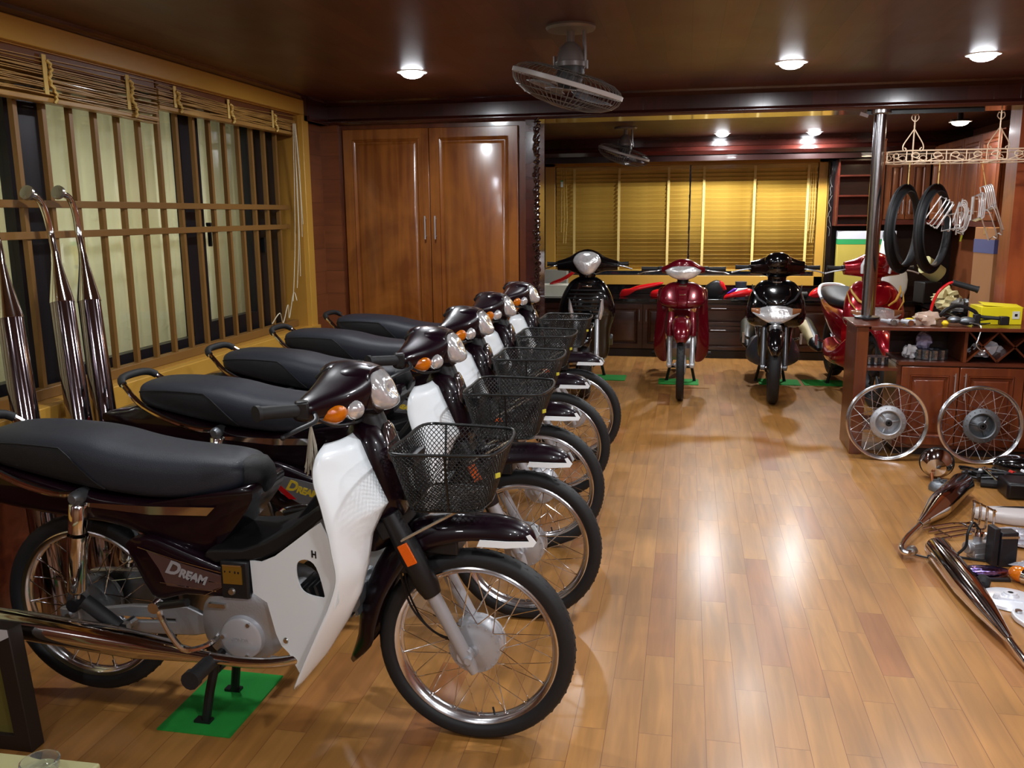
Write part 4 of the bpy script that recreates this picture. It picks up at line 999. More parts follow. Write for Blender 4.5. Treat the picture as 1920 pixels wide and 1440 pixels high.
# ---- dark red underbone
def underbone_red(label, loc, rz):
    RED = mat('crimson_paint', (104, 6, 24), .22, .3, coat=1.0)
    t = thing('motorcycle', label, 'motorcycle', loc, rz)
    wheel(t, (0, 0, .28), SILVER, label='narrow front wheel')
    forks(t, .088, .28, .62, .0185, SILV, .42)
    rows = [[(-.25, .06, .87), (-.28, .12, .875), (-.32, .165, .87)], [(-.22, .08, .83), (-.24, .15, .845), (-.31, .198, .845)], [(-.20, .10, .74), (-.24, .16, .74), (-.30, .205, .74)], [(-.20, .125, .64), (-.24, .17, .64), (-.29, .210, .64)],
            [(-.22, .125, .52), (-.25, .175, .52), (-.29, .220, .52)], [(-.25, .118, .40), (-.27, .18, .40), (-.30, .225, .40)], [(-.29, .112, .31), (-.31, .17, .305), (-.33, .215, .32)], [(-.32, .115, .255), (-.335, .145, .245), (-.35, .180, .265)]]
    rc = list(zip(*[cr(list(c), 4) for c in zip(*rows)]))
    for s in (-1, 1):
        link('leg_shield', MB().loft([[Vector((x, s*y, z)) for x, y, z in r] for r in rc], closed=False, cap=False), RED, t, solid=.005, sub=1, ang=70)
        link('inner_shield', MB().loft([[Vector((x-.10, s*(.13), z)), Vector((x-.02, s*.15, z))] for x, z in [(-.25, .86), (-.25, .6), (-.28, .4), (-.34, .30)]], closed=False, cap=False), BLACK, t, solid=.004)
    fr = apron([(.915, -.245, .020, .075), (.90, -.240, .045, .120), (.86, -.225, .065, .165), (.80, -.205, .085, .186), (.76, -.190, .090, .182), (.73, -.185, .080, .150), (.705, -.185, .055, .085), (.695, -.20, .02, .03)], p=2.3)
    fc = link('front_cover', fr, RED, t, ang=60)
    rd = MB()
    for s in (-1, 1): rd.tube([(-.135, s*.055, .885), (-.098, s*.045, .80), (-.098, s*.030, .73)], .006, 6)
    link_each('cover_ridge', rd, RED, fc)
    link_each('badge', MB().box((-.140, 0, .893), (.006, .06, .010), (0, -25, 0)).box((-.098, 0, .825), (.006, .05, .008)), CHROME, fc, bevel=.002)
    fd = []
    for a, w_, k in ((38, .030, .02), (48, .055, .04), (60, .066, .05), (80, .072, .06), (105, .078, .07), (130, .078, .07), (150, .06, .05)):
        c, s = math.cos(R_(a)), math.sin(R_(a))
        fd.append([Vector((c*(.30+k*math.sqrt(max(0, 1-abs(q)**2.5))), q*w_, .29+s*(.315+k*math.sqrt(max(0, 1-abs(q)**2.5))))) for q in (-1, -.95, -.75, -.4, 0, .4, .75, .95, 1)])
    ff = link('front_fender', MB().loft(fd, closed=False, cap=False), RED, t, solid=.005, ang=60)
    for s in (-1, 1): link('fork_guard', MB().tube([(-.07, s*.088, .50), (-.08, s*.088, .56), (-.13, s*.085, .68)], [.027, .032, .026], 12), RED, ff)
    link('steering_neck', MB().cyl((-.24, 0, .88), (-.25, 0, .98), .045), BLACK, t)
    cw = MB()
    H = [(-.17, -.27, 1.01, .030, .024), (-.13, -.262, 1.015, .045, .034), (-.08, -.245, 1.03, .062, .052), (-.04, -.235, 1.037, .072, .060), (0, -.232, 1.04, .075, .062)]
    H = cr(H+[(-a, b, c, d, e) for a, b, c, d, e in H[-2::-1]], 3)
    cw.loft([sup((x, y, z), (hx, 0, 0), (0, 0, hz), 2.6, 24) for y, x, z, hx, hz in H])
    link('handlebar_cowl', cw, RED, t, ang=60)
    hl = [(-.085, 1.040), (-.142, 1.012), (-.130, .985), (-.085, .955), (-.035, .938), (.035, .938), (.085, .955), (.130, .985), (.142, 1.012), (.085, 1.040), (.04, 1.046), (-.04, 1.046)]
    link('headlight', MB().pillow(hl, 0, .02, .022, plane='yz').xf(Matrix.Translation((-.180, 0, 0))), LENS, t, ang=60)
    for s in (-1, 1): link('turn_signal', MB().ball((-.195, s*.120, 1.004), (.02, .022, .014)), AMBER, t)
    bars(t, -.27, 1.016, .195, .335, .04, STEEL)
    b, r = seatbody(t, -1.36, -.62, .78, .125, RED)
    link('grab_rail', MB().tube(r, .011, 10), CHROME, t)
    wheel(t, (-1.22, 0, .30), DARKALU, label='rear wheel behind the engine')
    link('engine', MB().pillow(cr([(-.75, .40), (-.5, .44), (-.36, .36), (-.5, .24), (-.72, .24)], 3, True), 0, .11, .02), ALU, t)
    muffler(t, -1.45, -.75, -.16, .34, .27, .042, CHROME)
    link('foot_peg', MB().cyl((-.68, -.25, .27), (-.68, .25, .27), .018, 12), RUBBER, t)
    stand2(t, -.80, .12)
    return t

# ---- automatic scooter with the wide low headlight
def scooter_wide(name, label, loc, rz, paint, low, stripe, cowl_top):
    t = thing(name, label, 'scooter', loc, rz)
    disc_wheel(t, (0, 0, .28), .28, .042, mat('dark_grey_wheel', (46, 46, 50), .35, .4))
    forks(t, .082, .28, .60, .018, mat('grey_fork', (110, 112, 116), .3, .6), .42)
    body = [(.935, -.270, .020, .090), (.92, -.255, .045, .130), (.88, -.225, .070, .170), (.82, -.200, .085, .200), (.75, -.175, .100, .218), (.68, -.160, .105, .224), (.63, -.160, .100, .215), (.595, -.17, .090, .190), (.575, -.18, .07, .15)]
    fb = link('front_apron', apron(body, p=2.4), paint, t, ang=60)
    low_s = [(.60, -.20, .065, .135), (.50, -.235, .060, .130), (.42, -.26, .055, .128), (.34, -.30, .05, .120), (.27, -.35, .04, .10), (.235, -.37, .02, .07)]
    link('lower_apron', apron(low_s, p=3), BLACKG, t, ang=60)
    # headlamp across the nose, following the apron
    rings = []
    for k in range(15):
        y = -.175+.35*k/14; u = abs(y)/.175
        zt = .752-.045*u**2.2+.0*u; zb = .608+.085*u**1.6
        xx = -.160+.106*math.sqrt(max(.03, 1-(abs(y)/.232)**2.4))
        rings.append(sup((xx, y, (zt+zb)/2), (.014, 0, 0), (-.012, 0, (zt-zb)/2), 2.4, 14))
    hd = link('headlight', MB().loft(rings), LENS, t, ang=60)
    for s in (-1, 1):
        ms = []
        for k in range(6):
            y = s*(.120+.065*k/5); xx = -.160+.108*math.sqrt(max(.03, 1-(abs(y)/.232)**2.4))
            ms.append(sup((xx+.002, y, .695+.004*k), (.013, 0, 0), (0, 0, .040-.005*k), 2.2, 12))
        link('turn_signal', MB().loft(ms), mat('smoky_amber_lens', (150, 95, 60), .15, coat=1, bump=.6, bscale=60), hd)
    # panel ridges above the lamp
    for s in (-1, 1):
        link('apron_ridge', MB().tube([(-.055, s*.075, .765), (-.085, s*.135, .80), (-.125, s*.175, .86), (-.17, s*.185, .905)], [.007, .010, .010, .004], 8), mat('gold_stripe', (205, 160, 70), .4) if stripe else mat('grey_ridge', (60, 60, 64), .25, .3, coat=.6), fb)
    link('nose_panel', MB().pillow([(-.07, .76), (-.105, .82), (-.10, .90), (0, .925), (.10, .90), (.105, .82), (.07, .76), (0, .735)], 0, .01, .014, plane='yz').xf(Matrix.Translation((-.120, 0, .84))@Matrix.Rotation(R_(-30), 4, 'Y')@Matrix.Translation((0, 0, -.84))), paint, fb, ang=60)
    link('badge', MB().box((-.165, 0, .925), (.008, .07, .012), (0, -35, 0)), CHROME, fb, bevel=.003)
    fd = []
    for a, w_ in ((25, .02), (40, .052), (60, .060), (85, .066), (110, .070), (135, .066)):
        c, s = math.cos(R_(a)), math.sin(R_(a))
        fd.append([Vector((c*(.298+.04*math.sqrt(max(0, 1-abs(q)**2.5))), q*w_, .28+s*(.298+.04*math.sqrt(max(0, 1-abs(q)**2.5))))) for q in (-1, -.95, -.75, -.4, 0, .4, .75, .95, 1)])
    link('front_fender', MB().loft(fd, closed=False, cap=False), paint, t, solid=.005, ang=60)
    link('steering_neck', MB().loft([sup((x, 0, z), (.05, 0, 0), (0, b, 0), 2.4, 20) for x, z, b in [(-.27, .90, .075), (-.27, .95, .07), (-.26, 1.0, .09)]]), paint, t)
    cw = MB()
    H = [(-.205, -.29, 1.03, .040, .048), (-.17, -.285, 1.032, .055, .054), (-.12, -.275, 1.038, .070, .064), (-.06, -.262, 1.05, .090, .084), (0, -.257, 1.055, .096, .094)]
    H = cr(H+[(-a, b, c, d, e) for a, b, c, d, e in H[-2::-1]], 3)
    cw.loft([sup((x, y, z), (hx, 0, -hx*.2), (hz*.1, 0, hz), 2.4, 24) for y, x, z, hx, hz in H])
    cwo = link('handlebar_cowl', cw, paint, t, ang=60)
    link('cowl_visor', MB().ball((-.215, 0, 1.085), (.085, .105, .070), rot=(0, 20, 0)), cowl_top, cwo)
    bars(t, -.29, 1.03, .215, .322, .04, SILV)
    FB = cr([(-.29, .40, .128, .12), (-.36, .36, .175, .135), (-.48, .31, .212, .085), (-.70, .29, .212, .065), (-.90, .33, .19, .09)], 3)
    link('foot_board', MB().loft([sup((x, 0, z), (0, q, 0), (0, 0, h), 3.2, 24) for x, z, q, h in FB]), low, t, ang=50)
    b, r = seatbody(t, -1.38, -.62, .77, .145, paint)
    link('grab_rail', MB().tube(r, .015, 10), WHITE if stripe else BLACK, t)
    common_rear(t, 1.24, .28, .046, mat('dark_grey_wheel', (46, 46, 50), .35, .4), .02)
    muffler(t, -1.55, -.98, -.20, .46, .30, .058, BLACK, guard=(mat('beige_guard', (176, 160, 118), .5) if stripe else mat('dark_green_grey', (38, 44, 42), .4)), tipm=STEEL)
    for s in (-1, 1): link('rear_foot_peg', MB().tube([(-.92, s*.15, .36), (-.90, s*.225, .39)], .012, 8).box((-.90, s*.24, .385), (.02, .02, .09)), STEEL, t)
    stand2(t, -.93, .12)
    if stripe:
        for s in (-1, 1):
            link('cowl_stripe', MB().tube([(-.165, s*.075, 1.118), (-.160, s*.105, 1.06), (-.175, s*.10, 1.0)], .011, 8, flat=1.5), WHITE, cwo)
            link('side_flash', MB().tube([(-.155, s*.205, .86), (-.10, s*.195, .79), (-.07, s*.150, .725)], [.003, .007, .003], 8), mat('gold_stripe', (205, 160, 70), .4), fb)
    return t
# ------------------------------------------------------------------ green mats under the stands
MATG = mat('green_mat', (22, 140, 48), .75, bump=.8, bscale=900, var=.12, scale=30)
where = ['under the stand of the nearest motorcycle', 'under the second maroon motorcycle', 'under the middle maroon motorcycle', 'under the fourth maroon motorcycle', 'under the farthest maroon motorcycle']
for i, y in enumerate((2.235, 2.99, 3.71, 4.40, 5.10)):
    o = tag(link('floor_mat', MB().bb(-.115, .115, -.172, .172, 0, .005), MATG, None, loc=(-1.352, y, .0005), rot=(0, 0, .01*i)), 'small green floor mat '+where[i], 'mat', 'green mats under the stands')
for x, y, l in ((-.675, 7.83, 'under the black scooter beside the carved post'), (-.035, 7.72, 'under the dark red underbone motorcycle'), (.825, 7.83, 'under the black scooter with the wide headlight'), (1.20, 7.85, 'under the bright red scooter')):
    tag(link('floor_mat', MB().bb(-.172, .172, -.13, .13, 0, .005), MATG, None, loc=(x, y, .0005)), 'small green floor mat '+l, 'mat', 'green mats under the stands')
ts = thing('cord_tassel', 'grey thread tassel hanging from the nearest motorcycle\'s brake lever', 'tassel', (-.915, 2.01, .945))
tm = MB()
for k in range(16):
    a = k*2.4; tm.tube(cr([(0, 0, 0), (.006*math.cos(a), .006*math.sin(a), -.03), (.012*math.cos(a), .010*math.sin(a), -.07), (-.006+.018*math.cos(a+.4), .012*math.sin(a), -.115-.012*(k % 3))], 3), .0018, 5)
link('thread_bundle', tm, mat('grey_thread', (170, 165, 150), .8), ts)['kind'] = 'stuff'
link('knot', MB().tube([(0, 0, 0), (.03, .01, .006)], .003, 6).ball((0, 0, 0), .006, 8), mat('grey_thread', (170, 165, 150), .8), ts)

# ------------------------------------------------------------------ exhaust pipes leaning on the window grille
PIPE = mat('dark_chrome', (150, 140, 146), .10, 1.0, var=.1)
def lean(name, label, T, Bm, neck, seed):
    """T top of the muffler cone, Bm floor point, neck = points above the cone"""
    t = thing(name, label, 'exhaust pipe', Bm, 0, 'chrome exhaust pipes leaning on the window grille')
    T = Vector(T)-Vector(Bm); d = T.normalized(); L_ = T.length
    o = d*.012
    c0 = T-d*.17
    link('muffler_body', MB().tube([o, o+d*.02, c0-d*.5, c0], [.030, .046, .046, .043], 24), PIPE, t, ang=50)
    link('muffler_cone', MB().tube([c0, c0+d*.01, T-d*.02, T+d*.03], [.0455, .044, .020, .015], 24), CHROME, t, ang=50)
    pts = [T+d*.02]+[Vector(p)-Vector(Bm) for p in neck]
    link('head_pipe', MB().tube(cr([tuple(p) for p in pts], 5), .0135, 14), CHROME, t)
    e = pts[-1]; f = (pts[-1]-pts[-2]).normalized()
    link('flange', MB().cyl(e-f*.005, e+f*.008, .028, 16), STEEL, t)
    link_each('mount_lug', MB().tube([o+d*.22+Vector((.04, -.02, 0)), o+d*.22+Vector((.065, -.025, 0))], .008, 8).tube([o+d*.52+Vector((.04, -.02, 0)), o+d*.52+Vector((.062, -.025, 0))], .008, 8), CHROME, t)
    return t
lean('exhaust_pipe', 'chrome exhaust pipe leaning on the grille, leftmost, cut by the frame edge', (-2.405, 2.755, 1.27), (-2.12, 2.50, .0), [(-2.43, 2.78, 1.36), (-2.44, 2.77, 1.42), (-2.445, 2.72, 1.47)], 1)
lean('exhaust_pipe', 'chrome exhaust pipe with bent neck, middle of three leaning on the grille', (-2.405, 3.035, 1.30), (-2.12, 2.755, .0), [(-2.435, 3.06, 1.40), (-2.440, 3.045, 1.49), (-2.443, 3.02, 1.535), (-2.445, 2.97, 1.555)], 2)
lean('exhaust_pipe', 'chrome exhaust pipe with bent neck, rightmost of three leaning on the grille', (-2.405, 3.195, 1.29), (-2.13, 2.905, .0), [(-2.43, 3.215, 1.39), (-2.436, 3.215, 1.48), (-2.442, 3.195, 1.54), (-2.445, 3.14, 1.56)], 3)

# ------------------------------------------------------------------ things in the near left corner
fb_ = thing('framed_panel', 'dark-framed olive panel standing on the floor at the lower left', 'panel', (-2.05, 1.900, 0))
link('panel_frame', MB().prism([(-.30, 0), (.305, 0), (.275, .365), (-.30, .365)], 0, .05, holes=[[(-.25, .045), (.252, .045), (.228, .325), (-.25, .325)]]), mat('dark_brown_frame', (34, 24, 20), .5), fb_, bevel=.003)
link('panel_face', MB().bb(-.26, .258, .014, .036, .04, .33), mat('olive_board', (92, 84, 34), .6), fb_)
link('paper_sticker', MB().prism([(.222, .318), (.276, .345), (.274, .366), (.228, .366)], -.003, -.001), mat('grey_paper', (180, 176, 176), .7), fb_)
link('oval_badge', MB().pillow(cr([(.12, .13), (.175, .15), (.20, .21), (.185, .27), (.12, .29), (.07, .21)], 4, True), .012, .001, .002), mat('dark_badge', (14, 20, 26), .3, coat=.5), fb_)
tb = thing('low_table', 'pale olive low table, only its corner at the lower left edge', 'table', (-1.55, .90, 0))
TB = mat('pale_olive_top', (152, 146, 102), .45, coat=.2)
link('table_top', MB().prism([(-.60, -.35), (.50, -.33), (.545, .346), (-.60, .318)], .475, .50, 'xy'), TB, tb, bevel=.004)
for x in (-.52, .44):
    for y in (-.27, .25): link('leg', MB().bb(x-.02, x+.02, y-.02, y+.02, 0, .475), TB, tb)
gl = thing('glass_dish', 'small clear glass dish on the pale olive table', 'dish', (-1.085, 1.195, .5005))
link('bowl', MB().lathe([(0, .004), (.024, .004), (.030, .012), (.033, .028), (.030, .030), (.027, .014), (.0, .008)], n=28), mat('clear_glass', (235, 240, 235), .03, trans=.95, ior=1.45), gl)

# ------------------------------------------------------------------ orbiting ceiling fans
FANG = mat('grey_fan_enamel', (128, 122, 120), .4, .2)
def fan(name, label, loc):
    t = thing(name, label, 'fan', loc, 0, 'caged orbiting ceiling fans')
    link('ceiling_plate', MB().lathe([(0, 0), (.100, 0), (.102, -.008), (.096, -.018), (.05, -.022), (0, -.022)], n=40), FANG, t)
    link('stem', MB().cyl((0, 0, -.02), (0, 0, -.09), .016).tube([(.055, 0, -.02), (.058, 0, -.09), (.058, 0, -.16), (.045, 0, -.175)], .008, 8), FANG, t)
    link('motor_dome', MB().lathe([(0, -.062), (.022, -.064), (.042, -.082), (.054, -.115), (.058, -.140), (.062, -.142), (.062, -.160), (.05, -.164), (.036, -.168), (.032, -.20), (0, -.20)], n=32), FANG, t)
    link_each('side_arm', MB().tube([(-.066, 0, -.115), (-.066, 0, -.160), (-.05, 0, -.165)], .006, 8).tube([(.066, 0, -.135), (.066, 0, -.168)], .006, 8), FANG, t)
    hd = Matrix.Translation((-.012, 0, -.225))@Matrix.Rotation(R_(17), 4, 'Y')@Matrix.Rotation(R_(4), 4, 'X')
    cg = link('cage_ring', MB().lathe([(.232, -.010), (.236, -.008), (.236, .008), (.232, .010)], n=64, loop=True).xf(hd), mat('pale_grey_band', (176, 170, 168), .4), t)
    W_ = mat('fan_wire', (120, 116, 112), .35, .5)
    low = [(.234, -.004), (.226, -.030), (.205, -.052), (.165, -.072), (.11, -.086), (.055, -.092)]
    upp = [(.234, .004), (.220, .022), (.19, .038), (.14, .048), (.09, .050), (.05, .050)]
    for nm, pr in (('lower_guard', low), ('upper_guard', upp)):
        m_ = MB()
        for k in range(56):
            a = 2*PI*k/56; m_.tube([(r*math.cos(a), r*math.sin(a), z) for r, z in pr], .0011, 4)
        for r, z in pr[2:]: m_.tube([(r*math.cos(2*PI*k/36), r*math.sin(2*PI*k/36), z) for k in range(36)], .0014, 5, loop=True)
        link(nm, m_.xf(hd), W_, cg)
    link('guard_cap', MB().lathe([(0, -.098), (.04, -.096), (.056, -.092), (.056, -.088)], n=24).xf(hd), FANG, cg)
    link('motor', MB().lathe([(0, .09), (.045, .085), (.055, .06), (.055, .0), (.03, -.02), (0, -.02)], n=24).xf(hd), mat('dark_grey_motor', (60, 60, 60), .5), t)
    for k in range(3):
        a = 2*PI*k/3+.5; rg = []
        for i in range(7):
            r = .035+.175*i/6; w_ = .022+.042*math.sin(PI*min(1, i/6*.9+.15)); tl = R_(28-12*i/6)
            row = []
            for q in (-1, -.33, .33, 1): row.append(Vector((r, q*w_, -.030+q*w_*math.tan(tl)*.5)))
            rg.append(row)
        link('blade', MB().loft(rg, closed=False, cap=False).xf(hd@Matrix.Rotation(a, 4, 'Z')), mat('grey_blade', (126, 126, 130), .35), t, solid=.003)
    return t
fan('ceiling_fan', 'grey caged ceiling fan, large one hanging in front of the beam', (-.486, 3.75, ZC))
fan('ceiling_fan', 'grey caged ceiling fan, smaller in view, beyond the beam', (-.556, 8.10, ZC))

# ------------------------------------------------------------------ back counter with cabinets
BASEW = wood('dark_brown_cabinet', (50, 26, 18), (74, 40, 26), 'x', .3, .4)
def cabinet(label, x0, x1, doors=0, drawers=0):
    cx = (x0+x1)/2
    t = thing('base_cabinet', label, 'cabinet', (cx, 9.36, 0), 0, 'dark brown cabinets under the back counter')
    a, b = x0-cx+.001, x1-cx-.001
    link('body', MB().bb(a, b, -.25, .29, .0, .565), BASEW, t)
    link('plinth', MB().bb(a, b, -.275, -.25, 0, .075), mat('black_plinth', (26, 16, 14), .5), t)
    if doors:
        w_ = (b-a)/doors
        for k in range(doors):
            d = panel_door(t, a+k*w_+.003, a+(k+1)*w_-.003, -.272, .085, .545, BASEW, rail=.05, t=.02)
            hx = a+(k+1)*w_-.035 if k % 2 == 0 else a+k*w_+.035
            pull(d, hx, -.272, .37, .49, r=.004)
    for k in range(drawers):
        z0, z1 = ((.085, .325), (.335, .545))[k]
        d = panel_door(t, a+.003, b-.003, -.272, z0, z1, BASEW, rail=.035, t=.02, nm='drawer')
        pull(d, -.075, -.272, z1-.035, x1=.075, r=.004)
    return t
cabinet('dark brown two-door cabinet at the left end of the back counter', -1.50, -.86, 2)
cabinet('dark brown two-door cabinet between black scooter and red motorcycle', -.85, 0.01, 2)
cabinet('dark brown two-drawer cabinet right of the dark red motorcycle', .02, .66, 0, 2)
cabinet('dark brown two-door cabinet behind the black scooter with wide headlight', .67, 1.50, 2)
cabinet('dark brown two-drawer cabinet at the right end of the back counter', 1.51, 2.20, 0, 2)
tag(link('worktop', MB().bb(-1.53, 2.60, 9.06, 9.65, .567, .602), GRAN, bevel=.004), 'long black granite worktop under the back window', 'worktop')
struct('trim_13', MB().bb(-1.53, 2.62, 9.64, 9.69, .604, .70), GRAN)
struct('trim_14', MB().bb(1.402, 1.455, 9.56, 9.69, .604, 1.975), GRAN)
vm = MB(); random.seed(5)
for k in range(7):
    z = 1.2+.1*k; vm.tube([(1.41+random.random()*.03, 9.559, z+q*.035+random.random()*.02) for q in range(4)], .0016, 4)
struct('trim_15', vm, mat('white_marble_vein', (150, 146, 140), .4))
# open shelf unit on the back wall
sh = thing('wall_shelf', 'dark red open wooden shelf unit right of the back window', 'shelf', (1.67, 9.45, 1.32))
SHW = wood('deep_red_shelf', (70, 22, 12), (98, 36, 20), 'x', .35, .3)
link('back_panel', MB().bb(-.21, .21, .19, .22, 0, .65), SHW, sh)
link('side_panel', MB().bb(-.215, -.20, -.10, .19, 0, .65), SHW, sh)
link('side_panel', MB().bb(.20, .215, -.10, .19, 0, .65), SHW, sh)
for z in (.0, .09, .285, .48, .63): link('shelf_board', MB().bb(-.199, .199, -.10, .189, z, z+.016), SHW, sh)
# upper cabinets round the right-hand corner
UPW = wood('brown_upper_cabinet', (92, 46, 22), (126, 70, 34), 'z', .35, .3)
def upper(label, loc, rz, wdt, doors):
    t = thing('wall_cabinet', label, 'cabinet', loc, rz, 'brown upper cabinets in the right corner')
    link('body', MB().bb(-wdt/2, wdt/2, .0, .29, 0, .74), UPW, t)
    w_ = wdt/doors
    for k in range(doors):
        d = panel_door(t, -wdt/2+k*w_+.003, -wdt/2+(k+1)*w_-.003, -.022, .05, .73, UPW, rail=.05, t=.02)
        pull(d, -wdt/2+(k+1)*w_-.03 if k % 2 == 0 else -wdt/2+k*w_+.03, -.022, .10, .24, r=.005)
        for q in range(3): link('louvre', MB().bb(-wdt/2+k*w_+.06, -wdt/2+(k+1)*w_-.06, -.026, -.018, .55+.05*q, .57+.05*q), UPW, d)
    link('bottom_rail', MB().bb(-wdt/2, wdt/2, -.03, -.0, 0, .045), SHW, t)
    return t
upper('brown two-door wall cabinet on the back wall beside the corner', (2.10, 9.38, 1.33), 0, .42, 2)
upper('brown two-door wall cabinet high on the right wall, farther one', (2.33, 8.83, 1.33), R_(-90), .94, 2)
upper('brown two-door wall cabinet high on the right wall, nearer one', (2.33, 7.88, 1.33), R_(-90), .94, 2)
# side counter
sc_ = thing('side_cabinet', 'dark brown base cabinet along the right wall behind the island', 'cabinet', (2.42, 7.7, 0))
link('body', MB().bb(-.16, .20, -1.30, 1.33, 0, .565), BASEW, sc_)
for k in range(4): link('door', MB().bb(-.18, -.162, -1.28+.66*k, -.66+.66*k, .09, .55), BASEW, sc_, bevel=.004)
tag(link('worktop', MB().bb(-.21, .19, -1.33, 1.34, .567, .602), GRAN, None, loc=(2.42, 7.7, 0), bevel=.004), 'black granite worktop along the right wall', 'worktop')
# pier at the right edge; its orange lighting is put into the timber colour
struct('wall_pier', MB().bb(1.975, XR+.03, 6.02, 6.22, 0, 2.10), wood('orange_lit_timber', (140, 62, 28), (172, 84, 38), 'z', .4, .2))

# ------------------------------------------------------------------ island
isl = thing('display_cabinet', 'red brown wooden display cabinet with chrome pole, wheels leaning on it', 'cabinet', (1.5, 5.5, 0))
def il(mb): return mb.xf(Matrix.Translation((-1.5, -5.5, 0)))
link('corner_post', il(MB().bb(1.015, 1.085, 5.50, 5.57, 0, .785)), REDW, isl, bevel=.003)
link('side_panel', il(MB().prism([(5.57, .0), (5.88, 0), (5.88, .785), (5.57, .785)], 1.02, 1.04, 'yz')), REDW, isl)
link('counter_top', il(MB().bb(1.09, 2.40, 5.47, 5.90, .768, .790)), REDWX, isl, bevel=.003)
link('counter_end', il(MB().bb(1.00, 1.089, 5.485, 5.90, .786, .798)), REDWX, isl, bevel=.003)
link('shelf_board', il(MB().bb(1.086, 1.262, 5.51, 5.86, .520, .538)), REDWX, isl)
link('shelf_board', il(MB().bb(1.086, 1.262, 5.53, 5.86, .15, .168)), REDWX, isl)
link('middle_board', il(MB().bb(1.262, 2.40, 5.50, 5.86, .560, .580)), REDWX, isl)
link('body', il(MB().bb(1.262, 2.40, 5.525, 5.86, .05, .558)), REDW, isl)
link('plinth', il(MB().bb(1.28, 2.40, 5.56, 5.86, 0, .05)), mat('black_plinth', (26, 16, 14), .5), isl)
link('back_panel', il(MB().bb(1.28, 2.40, 5.85, 5.865, .582, .766)), mat('dark_inner_panel', (52, 22, 18), .5), isl)
for x in (1.615, 2.0): link('divider', il(MB().bb(x, x+.018, 5.50, 5.84, .582, .766)), REDW, isl)
for x0, x1, hx in ((1.285, 1.602, 1.577), (1.608, 1.955, 1.633), (1.96, 2.38, 2.0)):
    d = panel_door(isl, x0-1.5, x1-1.5, .003, .075, .55, wood('orange_red_door', (96, 42, 20), (126, 60, 28), 'z', .28, .5), rail=.05)
    pull(d, hx-1.5, .003, .36, .52, r=.005)
for a, b in (((1.64, .585), (1.805, .765)), ((1.64, .765), (1.805, .585)), ((1.805, .585), (1.985, .765)), ((1.805, .765), (1.985, .585))):
    dx = b[0]-a[0]; dz = b[1]-a[1]; an = math.degrees(math.atan2(dz, dx)); L_ = math.hypot(dx, dz)
    link('lattice_slat', il(MB().box(((a[0]+b[0])/2, 5.67, (a[1]+b[1])/2), (L_, .30, .010), (0, -an, 0))), REDW, isl)
pl = thing('steel_pole', 'polished steel pole from the display cabinet up to the beam', 'pole', (1.132, 5.845, .7985))
link('pole_tube', MB().cyl((0, 0, .01), (0, 0, 1.245), .036, 28), POLE, pl)
link('base_flange', MB().lathe([(0, .0), (.075, 0), (.075, .010), (.04, .018), (.037, .02)], n=28), BLACK, pl)
link('top_flange', MB().lathe([(.037, 1.235), (.06, 1.243), (.06, 1.261), (0, 1.261)], n=28), STEEL, pl)
link('copper_rod', MB().cyl((.045, .02, .015), (.045, .02, 1.09), .0045, 8).ball((.045, .02, 1.09), .008, 8), mat('copper_rod', (190, 120, 80), .3, .9), pl)
tp = thing('track_rail', 'short black rail with a grey head under the beam above the pole', 'rail', (1.09, 5.845, 2.046))
link('rail', MB().bb(-.04, .62, -.012, .012, -.012, .013), BLACK, tp)
link('rail_head', MB().box((-.055, 0, -.012), (.05, .03, .02), (0, 20, 0)), mat('grey_metal_head', (120, 100, 96), .5, .5), tp)

# wrought scroll rack hanging over the island
IRON = mat('lamp_bleached_iron', (246, 218, 186), .35, .25)  # lamp overexposure on the iron is put into its pale base colour
rk = thing('hanging_rack', 'lamp-bright scrollwork iron rack hanging over the display cabinet', 'rack', (1.572, 5.90, 1.75))
def plan(o=0): return [(-.385-o, -.04), (-.30, -.165-o), (.36, -.165-o), (.45+o, -.04), (.45+o, .07), (.36, .165+o), (-.30, .165+o), (-.385-o, .07)]
for z, nm in ((.0, 'lower_rim'), (.062, 'upper_rim')): link(nm, MB().tube([(x, y, z) for x, y in plan()], .0042, 8, loop=True), IRON, rk)
P8 = plan()
for i in range(8):
    a, b = Vector((*P8[i], 0)), Vector((*P8[(i+1) % 8], 0)); n_ = max(1, round((b-a).length/.11)); sm = MB()
    for k in range(n_):
        c = a+(b-a)*(k+.5)/n_; d = (b-a).normalized(); pts = []
        sg = 1 if k % 2 else -1
        for q in range(22):
            th = q/21*4.6; rr = .030*(1-q/21*.78)
            pts.append(c+d*(sg*(rr*math.cos(th)))+Vector((0, 0, .031+rr*.9*math.sin(th))))
        sm.tube([c-d*sg*.045+Vector((0, 0, .003))]+pts[::-1][:0]+pts, .0028, 6)
        sm.tube([a+(b-a)*k/n_, a+(b-a)*k/n_+Vector((0, 0, .062))], .003, 6)
    link('scrollwork', sm, IRON, rk, label=None)
for x in (-.23, .25):
    h = MB().tube([(x, 0, .005), (x, 0, .309)], .0045, 8).tube([(x, -.165, .005), (x, .165, .005)], .004, 6)
    for s in (-1, 1):
        h.tube(cr([(x, 0, .20), (x+s*.025, 0, .16), (x+s*.055, 0, .11), (x+s*.058, 0, .08), (x+s*.045, 0, .068), (x+s*.040, 0, .082), (x+s*.050, 0, .090)], 4), .0036, 6)
        h.tube(cr([(x, 0, .24), (x+s*.02, 0, .26), (x+s*.014, 0, .285), (x, 0, .275)], 3), .003, 6)
    link('hanger', h, IRON, rk)
for k in range(7): link('cross_bar', MB().tube([(-.27+.095*k, -.165, 0), (-.27+.095*k, .165, 0)], .003, 6), IRON, rk)

